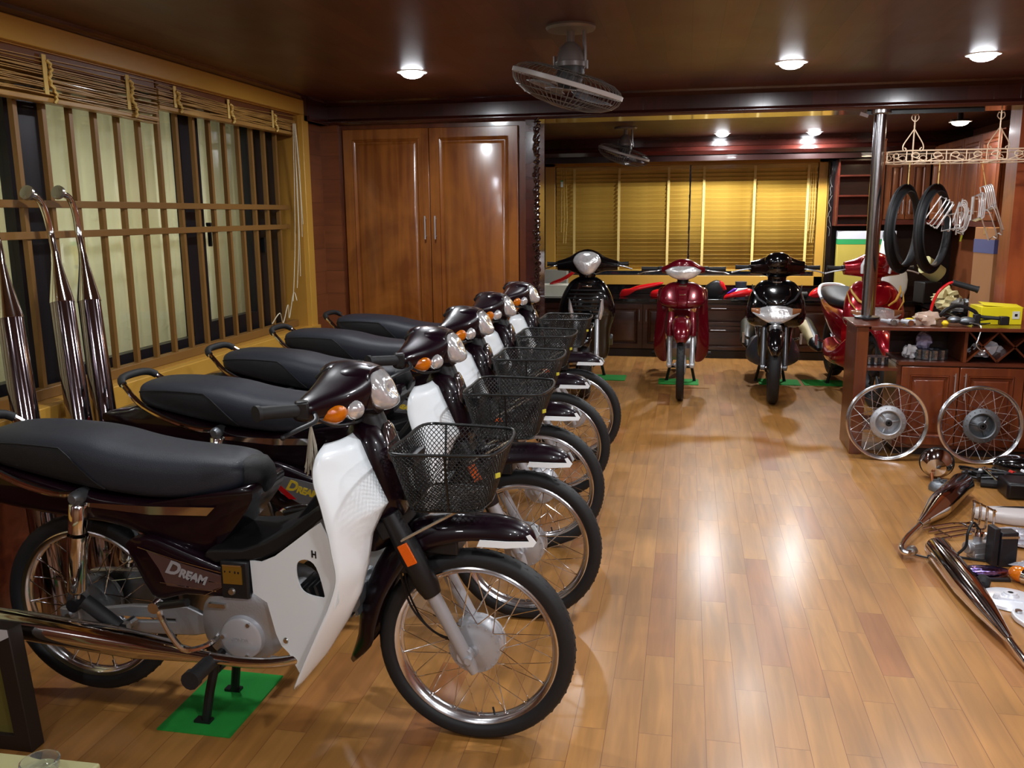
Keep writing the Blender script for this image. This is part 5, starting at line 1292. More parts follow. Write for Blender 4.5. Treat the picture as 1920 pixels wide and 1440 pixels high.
# two bare tyres hung from the rack
for i, (x, rz, l, yy) in enumerate(((1.275, R_(58), 'bare black tyre hanging from the rack beside the steel pole', 5.66), (1.44, R_(56), 'bare black tyre hanging from the rack, second from the pole', 5.66))):
    t = thing('spare_tyre', l, 'tyre', (x*1.034, yy*1.034, 1.351), rz, 'bare tyres hanging from the scrollwork rack')
    link('tyre', MB().lathe([(.245+.027*math.cos(a), .030*math.sin(a)) for a in [2*PI*k/14 for k in range(10)]]+[(.222, -.024), (.226, -.018), (.245, -.018), (.262, -.0), (.245, .018), (.226, .018)][:0], ax=(0, 1, 0), n=64, loop=False), RUBBER, t, solid=.004)
    link('cord', MB().tube([(0, 0, .268), (.004, 0, .399)], .003, 6), TAPE, t)

# chrome wire brackets hung in a bunch
def wire_frame(label, loc, rot, w_, h_, n_, lead=0):
    t = thing('wire_bracket', label, 'bracket', loc, 0, 'chrome wire brackets bunched under the rack', rot)
    link('outer_wire', MB().tube(cr([(-w_/2, 0, 0), (w_/2, 0, 0), (w_/2, .0, -h_), (-w_/2, 0, -h_)], 1, True), .0045, 8, loop=True), ZINC, t)
    for k in range(n_):
        x = -w_/2+w_*(k+1)/(n_+1)
        link('cross_wire', MB().tube(cr([(x, -.0, 0), (x, -.03, -.01), (x, -.035, -h_+.01), (x, 0, -h_)], 3), .0038, 6), ZINC, t)
    if lead: link('hook_cord', MB().tube([(0, 0, 0), (0, 0, lead)], .002, 5), TAPE, t)
    return t
wb = [((1.50, 5.66, 1.52), (.2, .5, .3), .10, .17, 3), ((1.56, 5.62, 1.50), (.1, -.5, 1.1), .11, .18, 4), ((1.60, 5.68, 1.47), (-.3, .7, .6), .12, .16, 3), ((1.65, 5.62, 1.55), (.2, .25, 1.9), .09, .15, 4),
      ((1.70, 5.66, 1.60), (0, -.25, .2), .07, .14, 5), ((1.71, 5.62, 1.47), (.3, -.6, .3), .11, .20, 2), ((1.545, 5.70, 1.44), (.4, .2, 2.4), .12, .10, 3)]
for i, (l, r, a, b, n_) in enumerate(wb):
    l = (l[0]*1.035, l[1]*1.035, 1.46+(l[2]-1.46)*1.035)
    wire_frame(['chrome wire bracket at the left edge of the hanging bunch', 'chrome wire bracket leaning left in the hanging bunch', 'chrome wire bracket in the middle of the hanging bunch', 'narrow chrome wire bracket turned edge-on in the bunch', 'small upright chrome wire bracket at the top of the bunch', 'long loose wire bracket hanging lowest in front of the carton', 'low wide chrome wire bracket at the bottom of the bunch'][i], l, r, a, b, n_, .0 if i not in (4,) else .145)

# ------------------------------------------------------------------ things on and in the island
def axis_thing(name, label, cat, loc, rz=0, group=None): return thing(name, label, cat, loc, rz, group)
bg = tag(link('plastic_bag', crumple((0, 0, .036), (.075, .05, .045), 3, .35), mat('clear_crumpled_bag', (210, 180, 160), .15, coat=.6, trans=.35, bump=.8, bscale=60), None, loc=(1.425, 5.60, .791)), 'crumpled clear bag with orange parts on the display cabinet top', 'bag')
link('orange_part', MB().ball((-.03, .0, .035), (.03, .03, .03), 10), AMBER, bg)
for i, (x, y, rz, l) in enumerate(((1.20, 5.60, .5, 'small chrome fork bolt, nearest the steel pole'), (1.245, 5.57, -.4, 'small chrome fork bolt beside the yellow packet'), (1.30, 5.56, .3, 'small chrome fork bolt standing end-on at the counter edge'), (1.335, 5.62, 1.2, 'small chrome fork bolt touching the clear bag'))):
    t = thing('metal_bushing', l, 'bushing', (x, y, .791), rz, 'small chrome bushings on the cabinet top')
    link('sleeve', MB().tube([(0, -.05, .018), (0, -.02, .018), (0, -.018, .018), (0, .045, .018)], [.018, .018, .012, .012], 14), SILVER, t)
    link('collar', MB().cyl((0, -.056, .018), (0, -.048, .018), .018, 14), CHROME, t)
tag(link('yellow_packet', crumple((0, 0, .015), (.032, .022, .017), 8, .2, 12), mat('yellow_plastic', (235, 200, 30), .35), None, loc=(1.345, 5.67, .791)), 'small yellow packet among the chrome parts on the cabinet top', 'packet')
tag(link('yellow_packet', crumple((0, 0, .014), (.02, .018, .016), 9, .2, 12), mat('yellow_plastic', (235, 200, 30), .35), None, loc=(1.52, 5.57, .791)), 'tiny yellow packet right of the clear bag', 'packet')
hbm = thing('handlebar', 'black motorcycle handlebar lying arched on the display cabinet', 'handlebar', (1.66, 5.60, .791))
link('bar_tube', MB().tube(cr([(-.19, .06, .015), (-.17, -.02, .055), (-.14, -.03, .095), (-.06, 0, .115), (.02, 0, .085), (.05, 0, .055), (.12, -.02, .048), (.20, -.04, .045)], 5), .011, 10), BLACK, hbm)
link_each('clamp', MB().box((.035, -.01, .035), (.035, .04, .07)).box((.175, -.035, .035), (.05, .045, .05)), BLACK, hbm, bevel=.005)
link('lever', MB().tube(cr([(-.02, -.03, .02), (.03, -.11, .01), (.02, -.125, -.06), (.01, -.13, -.10), (.045, -.13, -.135), (.06, -.13, -.13)], 4), .0045, 6), STEEL, hbm)
link_each('cable', MB().tube(cr([(-.19, .05, .02), (-.10, .04, .05), (0, .05, .02), (.08, .03, .03), (.19, -.01, .05)], 5), .004, 6).tube(cr([(-.10, -.04, .03), (-.04, -.06, .02), (.03, -.03, .012), (.10, -.05, .02)], 4), .004, 6), BLACK, hbm)
link_each('switch_housing', MB().ball((-.02, -.02, .028), (.05, .03, .026), 12).ball((-.09, -.02, .035), (.04, .03, .022), 12), DARKALU, hbm)
yb = thing('yellow_box', 'bright yellow carton at the right end of the display cabinet top', 'box', (1.86, 5.74, .791), .06)
YB_ = mat('bright_yellow_card', (232, 214, 20), .55)
link('carton', MB().bb(-.13, .10, -.085, .10, 0, .105), YB_, yb, bevel=.002)
link('printed_square', MB().bb(.045, .085, -.0875, -.0855, .035, .08), mat('pale_print', (215, 215, 200), .5), yb)
link('printed_dot', MB().bb(.057, .072, -.089, -.0876, .05, .065), BLACK, yb)
link('open_flap', MB().box((.0, -.02, .112), (.22, .11, .002), (6, 4, 0)), YB_, yb)
rr = thing('grip_bar', 'thin red handlebar with black rubber grip standing on the display cabinet', 'handlebar', (1.50, 5.80, .791))
link('bar_tube', MB().tube(cr([(-.01, 0, .008), (.0, .0, .10), (.03, .0, .18), (.085, 0, .232), (.12, 0, .236)], 5), .009, 8), REDB, rr)
link('base_block', MB().bb(-.03, .02, -.02, .02, 0, .03), BLACK, rr, bevel=.004)
link('rubber_grip', MB().tube([(.105, 0, .238), (.235, -.01, .200), (.25, -.012, .196)], [.017, .019, .023], 14), RUBBER, rr)
# inside the compartments
tag(link('plastic_bag', crumple((0, 0, .042), (.045, .04, .050), 12, .3), mat('lilac_crumpled_bag', (150, 145, 175), .3, coat=.3, bump=.6, bscale=60), None, loc=(1.43, 5.66, .646)), 'lilac and white crumpled bag on the wrapped gears', 'bag')
tag(link('plastic_bag', crumple((0, 0, .036), (.042, .04, .042), 14, .3), mat('white_crumpled_bag', (215, 215, 220), .4, coat=.3), None, loc=(1.352, 5.64, .5815)), 'white crumpled bag beside the wrapped gears in the open compartment', 'bag')
tag(link('plastic_bag', crumple((0, 0, .04), (.085, .05, .045), 21, .45), mat('pale_crumpled_bag', (200, 198, 205), .3, coat=.4), None, loc=(1.765, 5.62, .602)), 'pale crumpled bag inside the diagonal lattice compartment', 'bag')
def gears(name, label, loc, n_, rad, h_):
    t = thing(name, label, 'parts', loc)
    m_ = MB()
    for k in range(n_):
        a = 2*PI*k/n_; m_.tube([(rad*math.cos(a), rad*.7*math.sin(a), .001), (rad*math.cos(a), rad*.7*math.sin(a), h_)], .024, 10)
    m_.cyl((0, 0, 0), (0, 0, h_*.9), rad*.8, 20)
    link('ring_stack', m_, mat('wrapped_chrome', (150, 158, 165), .18, .9, bump=.5, bscale=90), t)
    link('clear_wrap', crumple((0, 0, h_*.56), (rad*1.35, rad*1.05, h_*.62), 5, .12, 22, 4), glass_thin('clear_wrap', (.96, .97, 1), .10, .1), t)
    return t
gears('wrapped_parts', 'clear-wrapped chrome ring parts in the open compartment', (1.47, 5.64, .5815), 9, .075, .058)
gears('wrapped_parts', 'clear-wrapped metal parts on the left end shelf', (1.165, 5.66, .5395), 7, .050, .045)

# ------------------------------------------------------------------ three spoked rims leaning on the island
SPR = spoke_meshes(RIMC, .090, .216, .030, 42, .0019)
def rim_thing(label, x, ph, mcol):
    t = thing('wheel_rim', label, 'wheel', (x, 5.395, .001), 0, 'bare spoked wheels leaning on the display cabinet')
    w_ = bpy.data.objects.new('rim', rim_mb(.229, .021).mesh('rim', RIMC, 50)); C.objects.link(w_); w_.parent = t
    w_.location = (0, 0, .230); t.rotation_euler = (R_(-4), 0, 0)
    put_spokes(w_, SPR, phase=ph)
    h = MB().lathe([(.012, -.055), (.022, -.055), (.022, -.03), (.055, -.010), (.066, -.006), (.068, -.040), (.074, -.044), (.098, -.036), (.102, -.030), (.100, -.022), (.080, -.02), (.078, .03), (.082, .034), (.06, .042), (.02, .05), (.012, .05)], ax=(0, 1, 0), n=44)
    for k in range(3):
        a = 2*PI*k/3+ph; h.tube([(.02*math.cos(a), -.03, .02*math.sin(a)), (.064*math.cos(a), -.015, .064*math.sin(a))], .006, 6)
    for k in range(18):
        a = 2*PI*k/18; h.cyl((.089*math.cos(a), -.040, .089*math.sin(a)), (.089*math.cos(a), -.043, .089*math.sin(a)), .003, 6)
    link('hub_drum', h, mcol, w_)
    link('bearing', MB().lathe([(.006, -.057), (.012, -.058), (.020, -.055)], ax=(0, 1, 0), n=24), BLACK, w_)
    return t
rim_thing('spoked chrome wheel without tyre leaning at the cabinet\'s left corner', 1.20, .2, ALU)
rim_thing('spoked chrome wheel without tyre leaning under the cabinet door handles', 1.712, .9, DARKALU)
rim_thing('spoked chrome wheel without tyre cut by the right frame edge', 2.235, .5, ALU)

# ------------------------------------------------------------------ loose parts on the floor at the right
def floor_muffler(name, label, a, b, prof, pipe, m1, m2=None, end=None):
    t = thing(name, label, 'muffler', (a[0], a[1], 0))
    A = Vector(a); B_ = Vector(b); d = B_-A; o = Vector((A.x, A.y, 0))
    link('body', MB().tube([A-o+d*p[0] for p in prof], [p[1] for p in prof], 26), m1, t, ang=50)
    if pipe: link('pipe', MB().tube(cr([tuple(Vector(p)-o) for p in pipe], 5), .0125, 12), CHROME, t)
    if m2: link('cone', MB().tube([A-o+d*p[0] for p in m2], [p[1] for p in m2], 26), CHROME, t, ang=50)
    if end:
        e = Vector(end[0])-o; f = Vector(end[1])-o
        link('flange', MB().cyl(e, f, .021, 14), STEEL, t)
    return t
floor_muffler('muffler', 'dark chrome muffler with bent pipe lying below the left rim', (1.45, 4.76, .062), (1.09, 4.12, .050), [(-.01, .03), (0, .055), (.02, .060), (.55, .060), (.60, .054)], [(1.085, 4.11, .046), (1.00, 3.96, .040), (.955, 3.86, .036), (.945, 3.81, .034), (.955, 3.775, .034), (.985, 3.80, .036)],
              PIPE, [(.595, .058), (.64, .055), (.93, .022), (1.01, .015)], ((.975, 3.795, .036), (.99, 3.81, .037)))
floor_muffler('muffler', 'big bright chrome muffler lying diagonally at the lower right', (1.080, 3.80, .054), (1.105, 3.02, .040), [(-.012, .030), (0, .050), (.02, .053), (.50, .052), (.75, .038), (1.0, .016), (1.02, .0145)], [(1.105, 3.03, .040), (1.110, 2.93, .032), (1.125, 2.82, .022), (1.18, 2.68, .018), (1.25, 2.58, .018)],
              CHROME, None)
wr = thing('wire_carrier', 'chrome wire carrier standing on the floor beside the dark muffler', 'carrier', (1.27, 4.16, 0), .35)
for k in range(4): link('carrier_wire', MB().tube(cr([(-.14, -.07+.045*k, .008), (.0, -.07+.045*k, .022), (.10, -.07+.045*k, .020), (.115, -.07+.045*k, .05), (.115, -.07+.045*k, .13)], 4), .006, 8), CHROME, wr)
for z, x in ((.125, .115), (.02, .06), (.012, -.09)): link('cross_wire', MB().tube([(x, -.08, z), (x, .075, z)], .005, 8), CHROME, wr)
hl_ = thing('headlight_unit', 'round chrome headlight shell with yellow reflection behind the dark muffler', 'headlight', (1.39, 5.03, 0), .3)
link('shell', MB().lathe([(0, -.06), (.05, -.05), (.075, -.02), (.082, .01), (.086, .02), (.080, .028)], o=(0, 0, .087), ax=(.35, .55, .1), n=32), CHROME, hl_)
link('rim_ring', MB().lathe([(.083, .018), (.090, .02), (.090, .032), (.080, .034)], o=(0, 0, .087), ax=(.35, .55, .1), n=32, loop=True), BLACK, hl_)
link('bracket', MB().tube([(-.05, -.04, .05), (-.06, -.07, .01)], .008, 8), mat('copper_rod', (190, 120, 80), .3, .9), hl_)
wh = thing('wiring_harness', 'tangle of black cables with red and white connectors on the floor', 'cable', (1.75, 5.03, 0))
hm = MB(); random.seed(11)
for k in range(12):
    p = [(random.uniform(-.22, .24), random.uniform(-.10, .10), random.uniform(.012, .06)) for _ in range(5)]
    p.sort(key=lambda q: q[0]); hm.tube(cr(p, 5), random.choice((.006, .008, .011)), 6)
link('cable_bundle', hm, BLACK, wh)['kind'] = 'stuff'
for x, y, z, c, n_, s_ in ((-.12, .03, .05, 'white_connector', (230, 230, 235), (.03, .02, .02)), (.02, -.02, .06, 'red_connector', (200, 40, 30), (.04, .025, .025)), (.10, .04, .055, 'white_connector', (230, 230, 235), (.03, .03, .015)), (.20, .0, .05, 'red_connector', (200, 40, 30), (.05, .03, .02)), (.17, .05, .06, 'cream_connector', (225, 220, 190), (.04, .025, .02))):
    link('connector', MB().box((x, y, z), s_, (10, 20, 35)), mat(c, n_, .4), wh, bevel=.003)
link('chrome_lever', MB().tube([(-.12, -.02, .075), (-.06, -.13, .02)], .007, 8).ball((-.12, -.02, .078), .014, 10), CHROME, wh)
link('rubber_block', MB().tube(cr([(-.16, -.10, .02), (-.02, -.13, .022), (.08, -.14, .02), (.16, -.12, .02)], 4), .022, 10), RUBBER, wh)
pd = thing('alternator', 'dull grey round alternator casting beside the chrome headlight shell', 'casting', (1.36, 4.83, 0))
link('casting', MB().lathe([(0, .05), (.03, .05), (.045, .04), (.055, .02), (.055, .001), (0, .001)], n=24), DARKALU, pd)
link('fin', MB().box((.0, 0, .052), (.07, .012, .012)).box((0, 0, .052), (.012, .07, .012)), DARKALU, pd)
sv = thing('plastic_cover', 'black glossy rounded plastic cover near the third wheel', 'cover', (1.95, 5.27, 0))
link('shell', MB().pillow(cr([(-.19, .0), (-.14, .07), (.05, .085), (.22, .06), (.22, -.05), (.0, -.08), (-.12, -.06)], 4, True), .03, .02, .045, plane='xy'), BLACKG, sv, ang=60)
sb_ = thing('black_box', 'flat black box with rounded edge on the floor at right', 'box', (1.78, 4.80, 0))
link('body', MB().bb(-.13, .22, -.09, .08, .001, .09), mat('black_box_plastic', (14, 10, 12), .35), sb_, bevel=.015)
link('base', MB().bb(-.02, .22, -.22, -.095, .001, .035), mat('black_box_plastic', (14, 10, 12), .35), sb_, bevel=.006)
gt = thing('grey_side_cover', 'long pale grey pointed side cover lying right of the wire carrier', 'cover', (1.60, 4.38, 0))
ol = cr([(-.21, .01), (-.16, .055), (.0, .07), (.25, .075), (.28, .0), (.22, -.065), (.0, -.085), (-.12, -.055), (-.19, -.02)], 3, True)
link('shell', MB().pillow(ol, .026, .018, .018, plane='xy'), mat('pale_grey_plastic', (196, 188, 186), .3, coat=.4), gt, ang=60)
link('dark_slot', MB().pillow(cr([(-.10, .02), (.0, .045), (.25, .045), (.25, .018), (0, .005)], 2, True), .058, .001, .004, cen=(.08, .03), plane='xy'), BLACK, gt)
cb = thing('carburettor', 'grey cast carburettor with black hose on the floor', 'carburettor', (1.255, 3.86, 0), .4)
link('body', MB().box((0, 0, .045), (.07, .05, .06)).cyl((-.055, 0, .05), (.055, 0, .05), .026, 16).cyl((0, 0, .07), (0, 0, .115), .018, 14).box((0, 0, .014), (.055, .055, .026)), ALU, cb, bevel=.004)
link('top_cap', MB().lathe([(.0, .13), (.012, .13), (.014, .118), (.024, .116), (.024, .102), (0, .102)], n=20), CHROME, cb)
link('hose', MB().tube(cr([(.0, .0, .13), (-.03, .0, .16), (-.06, -.01, .12), (-.065, -.01, .06), (-.10, .01, .01)], 5), .006, 8), BLACK, cb)
link('intake', MB().tube([(.05, 0, .05), (.10, .03, .055)], [.026, .032], 16), RUBBER, cb)
bc = tag(link('control_cable', MB().tube(cr([(0, 0, .008), (.03, -.05, .008), (.07, -.09, .007), (.13, -.12, .006), (.22, -.14, .006)], 6), .0055, 6).tube(cr([(-.10, -.09, .006), (-.05, -.13, .006), (.02, -.17, .006)], 4), .004, 6), BLACK, None, loc=(1.08, 3.95, 0)), 'thin black control cable curving on the floor between the two mufflers', 'cable')
bt_ = thing('battery', 'tall black battery block standing on the floor', 'battery', (1.345, 3.80, 0), .2)
link('case', MB().bb(-.035, .035, -.03, .03, 0, .15), mat('black_battery_case', (24, 22, 26), .5), bt_, bevel=.004)
link('second_cell', MB().bb(-.062, -.036, -.02, .04, 0, .165), mat('black_battery_case', (24, 22, 26), .5), bt_, bevel=.004)
link('strap', MB().bb(-.037, .037, -.032, -.029, .125, .135), STEEL, bt_)
pg_ = thing('lamp_reflector', 'violet-tinted chrome lamp reflector lying beside the battery', 'reflector', (1.225, 3.66, 0), .1)
link('reflector_bowl', MB().pillow(cr([(-.09, 0), (-.05, .035), (.05, .035), (.10, 0), (.05, -.03), (-.05, -.03)], 4, True), .018, .008, .014, plane='xy'), mat('violet_chrome', (150, 125, 190), .12, 1.0, bump=1.0, bscale=80), pg_)
link('bracket', MB().box((.0, -.05, .006), (.16, .02, .010)), BLACK, pg_)
def plate(label, loc, r, rz, grp='white brake plates'):
    t = thing('brake_plate', label, 'brake plate', loc, rz, grp)
    link('disc', MB().lathe([(0, .030), (r*.25, .030), (r*.3, .022), (r*.8, .018), (r*.95, .012), (r, .002), (0, .002)], n=44), mat('white_silver_paint', (226, 228, 236), .3, .3), t)
    link('axle_boss', MB().lathe([(.010, .036), (.022, .036), (.026, .026)], n=24), mat('white_silver_paint', (226, 228, 236), .3, .3), t)
    link('axle_hole', MB().cyl((0, 0, .030), (0, 0, .0345), .010, 16), BLACK, t)
    link_each('cam_boss', MB().lathe([(.0, .034), (.010, .034), (.014, .02)], o=(-r*.55, -.01, 0), n=16).box((-r*.2, -r*.35, .022), (r*.8, .006, .01), (0, 0, -20)).lathe([(.0, .030), (.008, .030), (.011, .02)], o=(r*.3, -r*.55, 0), n=16), mat('white_silver_paint', (226, 228, 236), .3, .3), t)
    return t
plate('round white brake plate lying flat right of the big muffler', (1.245, 3.42, .001), .105, .2)
p2 = plate('white brake plate close to the frame edge, nearer the camera of the two', (1.395, 3.235, .001), .095, 1.2)
wbk = thing('white_bracket', 'white forked bracket beside the big chrome muffler', 'bracket', (1.232, 3.23, 0), -.6)
link('plate', MB().prism(cr([(-.055, .05), (.02, .07), (.06, .02), (.05, -.05), (.03, -.09), (.01, -.045), (-.03, -.01)], 3, True), .002, .022, 'xy'), mat('white_silver_paint', (226, 228, 236), .3, .3), wbk, bevel=.004)
link_each('bolt_head', MB().cyl((-.03, .03, .02), (-.03, .03, .032), .012, 12).cyl((.03, -.03, .02), (.03, -.03, .03), .010, 12), STEEL, wbk)
am = thing('indicator_lamp', 'amber indicator lamp with chrome body near the right edge', 'lamp', (1.355, 3.60, 0), .7)
link('lens', MB().ball((0, .02, .035), (.032, .045, .032), 18), AMBER, am)
link('lamp_body', MB().tube([(0, -.0, .035), (0, -.05, .034), (0, -.065, .034)], [.034, .030, .016], 20), CHROME, am)
cx_ = thing('chrome_case', 'open chrome rectangular case at the right edge beside the bracket', 'case', (1.315, 3.03, 0), .1)
link('case', MB().bb(-.05, .08, -.07, .07, .001, .075), CHROME, cx_, bevel=.012)
link('case_base', MB().bb(-.045, .075, -.085, -.071, .001, .035), BLACK, cx_, bevel=.004)
tag(link('plastic_bag', crumple((0, 0, .028), (.11, .06, .034), 31, .4, 22), mat('clear_crumpled_bag_b', (190, 190, 200), .15, .3, coat=.6, bump=.8, bscale=60), None, loc=(1.47, 4.06, 0)), 'crumpled clear bag of metal parts behind the battery', 'bag')
tag(link('plastic_bag', crumple((0, 0, .02), (.09, .05, .024), 33, .4, 22), mat('clear_crumpled_bag_b', (190, 190, 200), .15, .3, coat=.6, bump=.8, bscale=60), None, loc=(1.46, 3.74, 0)), 'small clear bag lying right of the battery', 'bag')
sp_ = thing('metal_spindle', 'short steel spindle lying on the clear bag side near the edge', 'spindle', (1.60, 4.02, 0), .2)
link('shaft', MB().tube([(-.06, 0, .022), (-.02, 0, .022), (-.02, 0, .022), (.06, 0, .022)], [.012, .012, .021, .021], 16), STEEL, sp_)
gp = tag(link('metal_part', crumple((0, 0, .03), (.05, .05, .034), 41, .35, 14), ALU, None, loc=(1.53, 3.34, 0)), 'grey cast metal part at the right edge beyond the brake plates', 'casting')
tag(link('rubber_boot', MB().tube([(0, 0, .001), (0, 0, .03), (.004, 0, .045)], [.024, .027, .018], 18), RUBBER, None, loc=(1.188, 3.545, 0)), 'black rubber boot standing between big muffler and round plate', 'boot')

# ------------------------------------------------------------------ on the back counter
st_ = tag(link('styrofoam_block', MB().bb(-.17, .12, -.10, .12, 0, .125), mat('white_foam', (232, 232, 212), .8), None, loc=(-1.33, 9.27, .603), bevel=.004), 'white foam block at the left end of the back counter', 'block')
tag(link('grey_carton', MB().bb(-.15, .10, -.07, .10, 0, .26), mat('grey_carton', (150, 148, 138), .7), None, loc=(-1.36, 9.52, .603)), 'grey carton standing behind the white foam block', 'box')
wg = tag(link('body_panel', MB().pillow(cr([(-.13, 0), (.0, .03), (.14, .13), (.12, .15), (0, .075), (-.11, .03)], 3, True), 0, .01, .02), REDB, None, loc=(-1.27, 9.22, .730)), 'red pointed body panel lying on the white foam block', 'panel')
def fairing(label, loc, out, m, rz=0):
    return tag(link('body_panel', MB().pillow(cr(out, 3, True), 0, .02, .03), m, None, loc=loc, rot=(0, 0, rz)), label, 'panel', 'red body panels lying on the back counter')
fairing('long red body panel between black scooter and red motorcycle', (-.47, 9.28, .603), [(-.20, .0), (-.18, .07), (-.10, .085), (.0, .12), (.22, .155), (.23, .13), (.05, .08), (-.06, .055), (-.12, .01)], REDB)
fairing('red body panel end showing beside the dark red motorcycle', (-.28, 9.22, .603), [(-.06, .0), (-.05, .07), (.10, .09), (.14, .05), (.13, 0)], REDB)
bp_ = fairing('black body part with red end right of the dark red motorcycle', (.33, 9.30, .603), [(-.12, .0), (-.13, .10), (-.04, .17), (.03, .16), (.07, .08), (.02, .0)], BLACK)
link('red_tip', MB().pillow([(.0, .12), (.02, .175), (.06, .15), (.09, .08), (.06, .07)], 0, .03, .012), REDB, bp_)
rp_ = fairing('red panel with violet and white graphics beside the black scooter', (.52, 9.20, .603), [(-.13, .0), (-.10, .045), (.0, .085), (.12, .10), (.16, .06), (.10, .02), (-.05, .008)], REDB)
link('violet_flash', MB().pillow([(-.10, .05), (-.03, .105), (.0, .10), (-.04, .06)], -.01, .02, .008), mat('violet_plastic', (90, 30, 170), .3, coat=.5), rp_)
link('white_flash', MB().pillow([(-.035, .06), (.005, .10), (.10, .105), (.03, .08)], -.012, .02, .008), WHITE, rp_)
tag(link('grey_cup', MB().tube([(0, 0, 0), (0, 0, .002), (.0, 0, .15)], [.03, .045, .06], 20), mat('dark_grey_plastic', (52, 62, 74), .4), None, loc=(.57, 9.45, .603)), 'dark grey plastic tub behind the violet and red panel', 'tub')
fairing('small red panel end left of the bright red scooter', (1.28, 9.22, .603), [(-.06, .03), (-.02, .09), (.05, .12), (.07, .05), (.02, .01)], REDB)
tag(link('black_part', MB().tube([(-.15, 0, .035), (.15, .02, .035)], .034, 14), BLACK, None, loc=(1.06, 9.26, .603)), 'black tube part on the counter right of the wide black scooter', 'tube')
tag(link('black_part', crumple((0, 0, .05), (.14, .08, .06), 44, .3), BLACK, None, loc=(.92, 9.42, .603)), 'black lumpy motor part behind the black tube part', 'part')
cb_ = thing('cool_box', 'white, green and yellow storage box on the back counter', 'box', (1.77, 9.47, .603), R_(-5))
link('lower_body', MB().bb(-.27, .27, -.12, .12, 0, .535), mat('mustard_card', (196, 176, 78), .6), cb_, bevel=.003)
link('green_band', MB().bb(-.271, .271, -.121, .121, .535, .585), mat('green_band', (20, 150, 70), .5), cb_)
link('white_lid', MB().bb(-.272, .272, -.122, .122, .585, .665), mat('white_card', (225, 228, 238), .5), cb_, bevel=.003)
ws = thing('seat_unit', 'white scooter tail with black seat standing on end beside the pole', 'seat', (2.01, 9.16, .603), 0)
link('white_tail', MB().pillow(cr([(-.16, .28), (-.13, .60), (-.09, .62), (-.05, .40), (.10, .27), (.09, .05), (-.06, .0), (-.12, .12)], 3, True), .02, .04, .03), WHITE, ws, ang=60)
link('seat_pad', MB().pillow(cr([(-.14, .66), (-.06, .68), (-.02, .60), (.03, .42), (.06, .36), (.02, .33), (-.06, .37), (-.12, .52)], 3, True), -.03, .035, .03), VINYL, ws, ang=60)
dr = thing('beige_drum', 'beige cylindrical cover resting on the corner counter behind the tyres', 'cover', (2.26, 8.95, .603), .3)
link('cylinder', MB().tube([(-.08, .0, .33), (-.05, 0, .36), (.10, 0, .26), (.11, 0, .25)], [.05, .085, .085, .06], 24), mat('beige_plastic', (176, 172, 120), .5), dr)
link('support', MB().bb(-.09, .09, -.09, .09, 0, .20), BLACK, dr, bevel=.01)
for i, (x, y, r, sd, l) in enumerate(((2.30, 8.50, (.10, .10, .085), 51, 'crumpled cream cloth bundle on the side counter, larger'), (2.27, 8.22, (.08, .08, .06), 52, 'crumpled cream cloth bundle on the side counter, smaller and nearer'))):
    tag(link('cloth_bundle', crumple((0, 0, r[2]*.92), r, sd, .4, 22), mat('cream_cloth', (190, 184, 140), .8), None, loc=(x, y, .603)), l, 'cloth')
tag(link('engine_part', crumple((0, 0, .09), (.11, .10, .10), 55, .35, 22, 3), BLACK, None, loc=(2.46, 7.70, .603)), 'black engine casting on the side counter near the cartons', 'part')
tag(link('engine_part', crumple((0, 0, .06), (.09, .09, .065), 57, .35, 22, 3), DARKALU, None, loc=(2.30, 7.99, .603)), 'grey metal engine part on the side counter beside the cream cloth', 'part')
CARD = mat('brown_cardboard', (176, 128, 84), .75, var=.1, scale=5)
def carton(label, loc, dims, rz=0, band=None, flaps=False):
    t = thing('cardboard_box', label, 'box', loc, rz, 'cardboard cartons on the side counter')
    a, b, c = dims
    link('carton', MB().bb(-a/2, a/2, -b/2, b/2, 0, c), CARD, t, bevel=.003)
    link('packing_tape', MB().bb(-a/2-.001, a/2+.001, -.03, .03, c-.05, c+.001), mat('packing_tape', (186, 150, 100), .3), t)
    if band:
        link('printed_band', MB().bb(-a/2-.002, a/2+.002, -b/2-.002, b/2+.002, c*band[0], c*band[1]), mat('blue_print', (88, 98, 156), .6), t)
    if flaps: link('open_flap', MB().box((-a*.2, -b*.45, c+.05), (.16, .004, .11), (12, 0, 20)), CARD, t)
    return t
bigc = carton('tall cardboard carton with blue printed band beside the orange pier', (2.38, 7.30, .603), (.34, .34, .73), .12, (.74, .88), True)
fm = MB()
for _x, _w in ((-.055, .030), (-.005, .026), (.028, .014), (.050, .012), (.080, .022)): fm.bb(_x, _x+_w, -.1742, -.1722, .73*.82, .73*.855)
fm.bb(-.03, .10, -.1742, -.1722, .73*.775, .73*.785)
link('faded_print', fm, mat('faded_blue_print', (120, 112, 150), .6), bigc)
f2 = MB()
for _x, _w in ((-.05, .018), (-.01, .012), (.03, .030), (.08, .014)): f2.bb(_x, _x+_w, -.1712, -.1698, .73*.66, .73*.70)
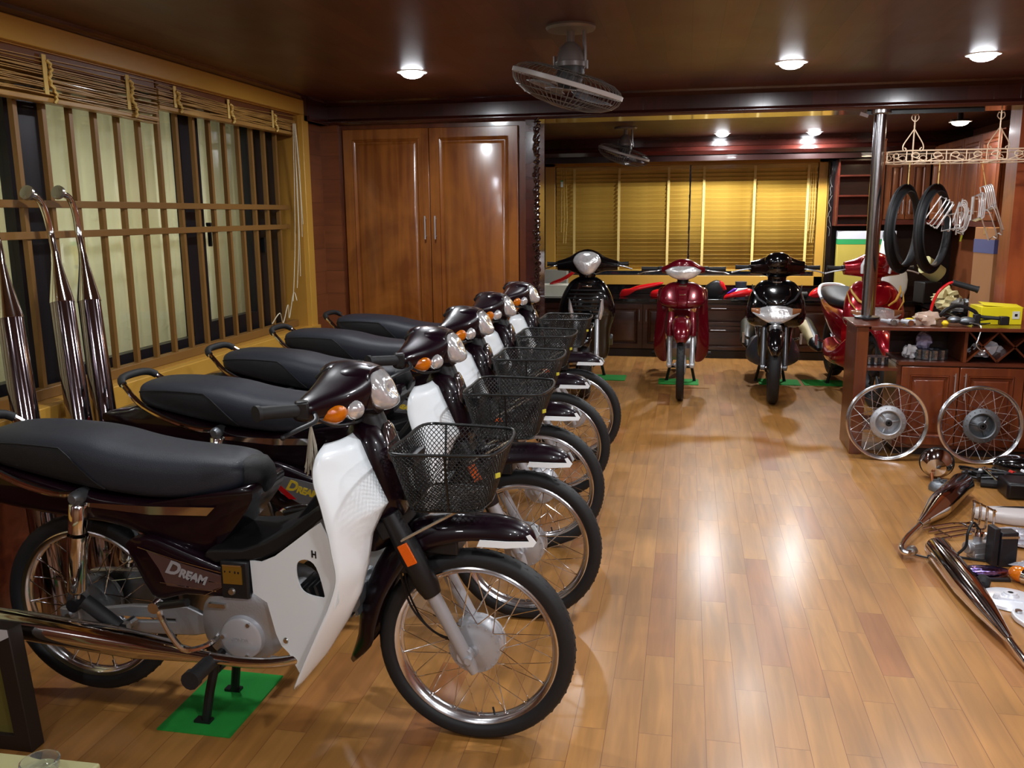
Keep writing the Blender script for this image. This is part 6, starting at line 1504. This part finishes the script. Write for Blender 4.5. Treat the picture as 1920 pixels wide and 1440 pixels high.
link('red_print', f2, mat('faded_red_print', (150, 74, 50), .6), bigc)
c2 = carton('small plain cardboard carton in front of the tall one', (2.34, 6.95, .603), (.26, .22, .17), -.1)
c3 = carton('cream striped carton lying under the small plain one', (2.20, 6.70, .603), (.10, .16, .10), .2)
c3.children[0].data = c3.children[0].data.copy(); c3.children[0].data.materials[0] = mat('cream_striped_card', (196, 176, 130), .7)
tag(link('tissue_wad', crumple((0, 0, .02), (.05, .04, .025), 61, .4, 14), mat('white_tissue', (235, 235, 235), .8), None, loc=(2.40, 6.95, .774)), 'white tissue wad on the small plain carton', 'tissue')
tag(link('green_tag', MB().box((0, 0, 0), (.012, .004, .10), (0, 12, 0)).box((.002, 0, .07), (.004, .003, .05), (0, -10, 0)), mat('green_yellow_tag', (150, 170, 40), .5), None, loc=(2.31, 8.2, 1.25)), 'small yellow green tag hanging under the wall cabinet', 'tag')
# ------------------------------------------------------------------ the motorcycles
pos = [(-.545, 2.21), (-.545, 2.97), (-.60, 3.68), (-.635, 4.385), (-.63, 5.09)]
labs = ['dark maroon motorcycle nearest the camera, white leg shield, black basket',
        'dark maroon motorcycle second from the front, silver decal with red flashes',
        'dark maroon motorcycle in the middle of the row of five',
        'dark maroon motorcycle second from the wardrobe end of the row',
        'dark maroon motorcycle last in the row, beside the wardrobe']
first = dream('motorcycle', labs[0], (pos[0][0], pos[0][1], 0))
second = dream('motorcycle', labs[1], (pos[1][0], pos[1][1], 0), decal='silver')
for i in (2, 3, 4): dup(second, (pos[i][0], pos[i][1], 0), label=labs[i])
scooter_round('black scooter with big round headlight beside the carved post', (-.77, 6.95, 0), R_(-86))
underbone_red('dark red underbone motorcycle facing the camera between two black scooters', (-.018, 6.97, 0), R_(-90))
scooter_wide('scooter', 'black scooter with wide low headlight right of the red motorcycle', (.69, 6.95, 0), R_(-94), BLACKG, mat('grey_plastic', (44, 48, 58), .45), None, BLACKG)
scooter_wide('scooter', 'bright red scooter with white cowl stripe behind the steel pole', (1.43, 6.92, 0), R_(-85), RED, RED, True, RED)
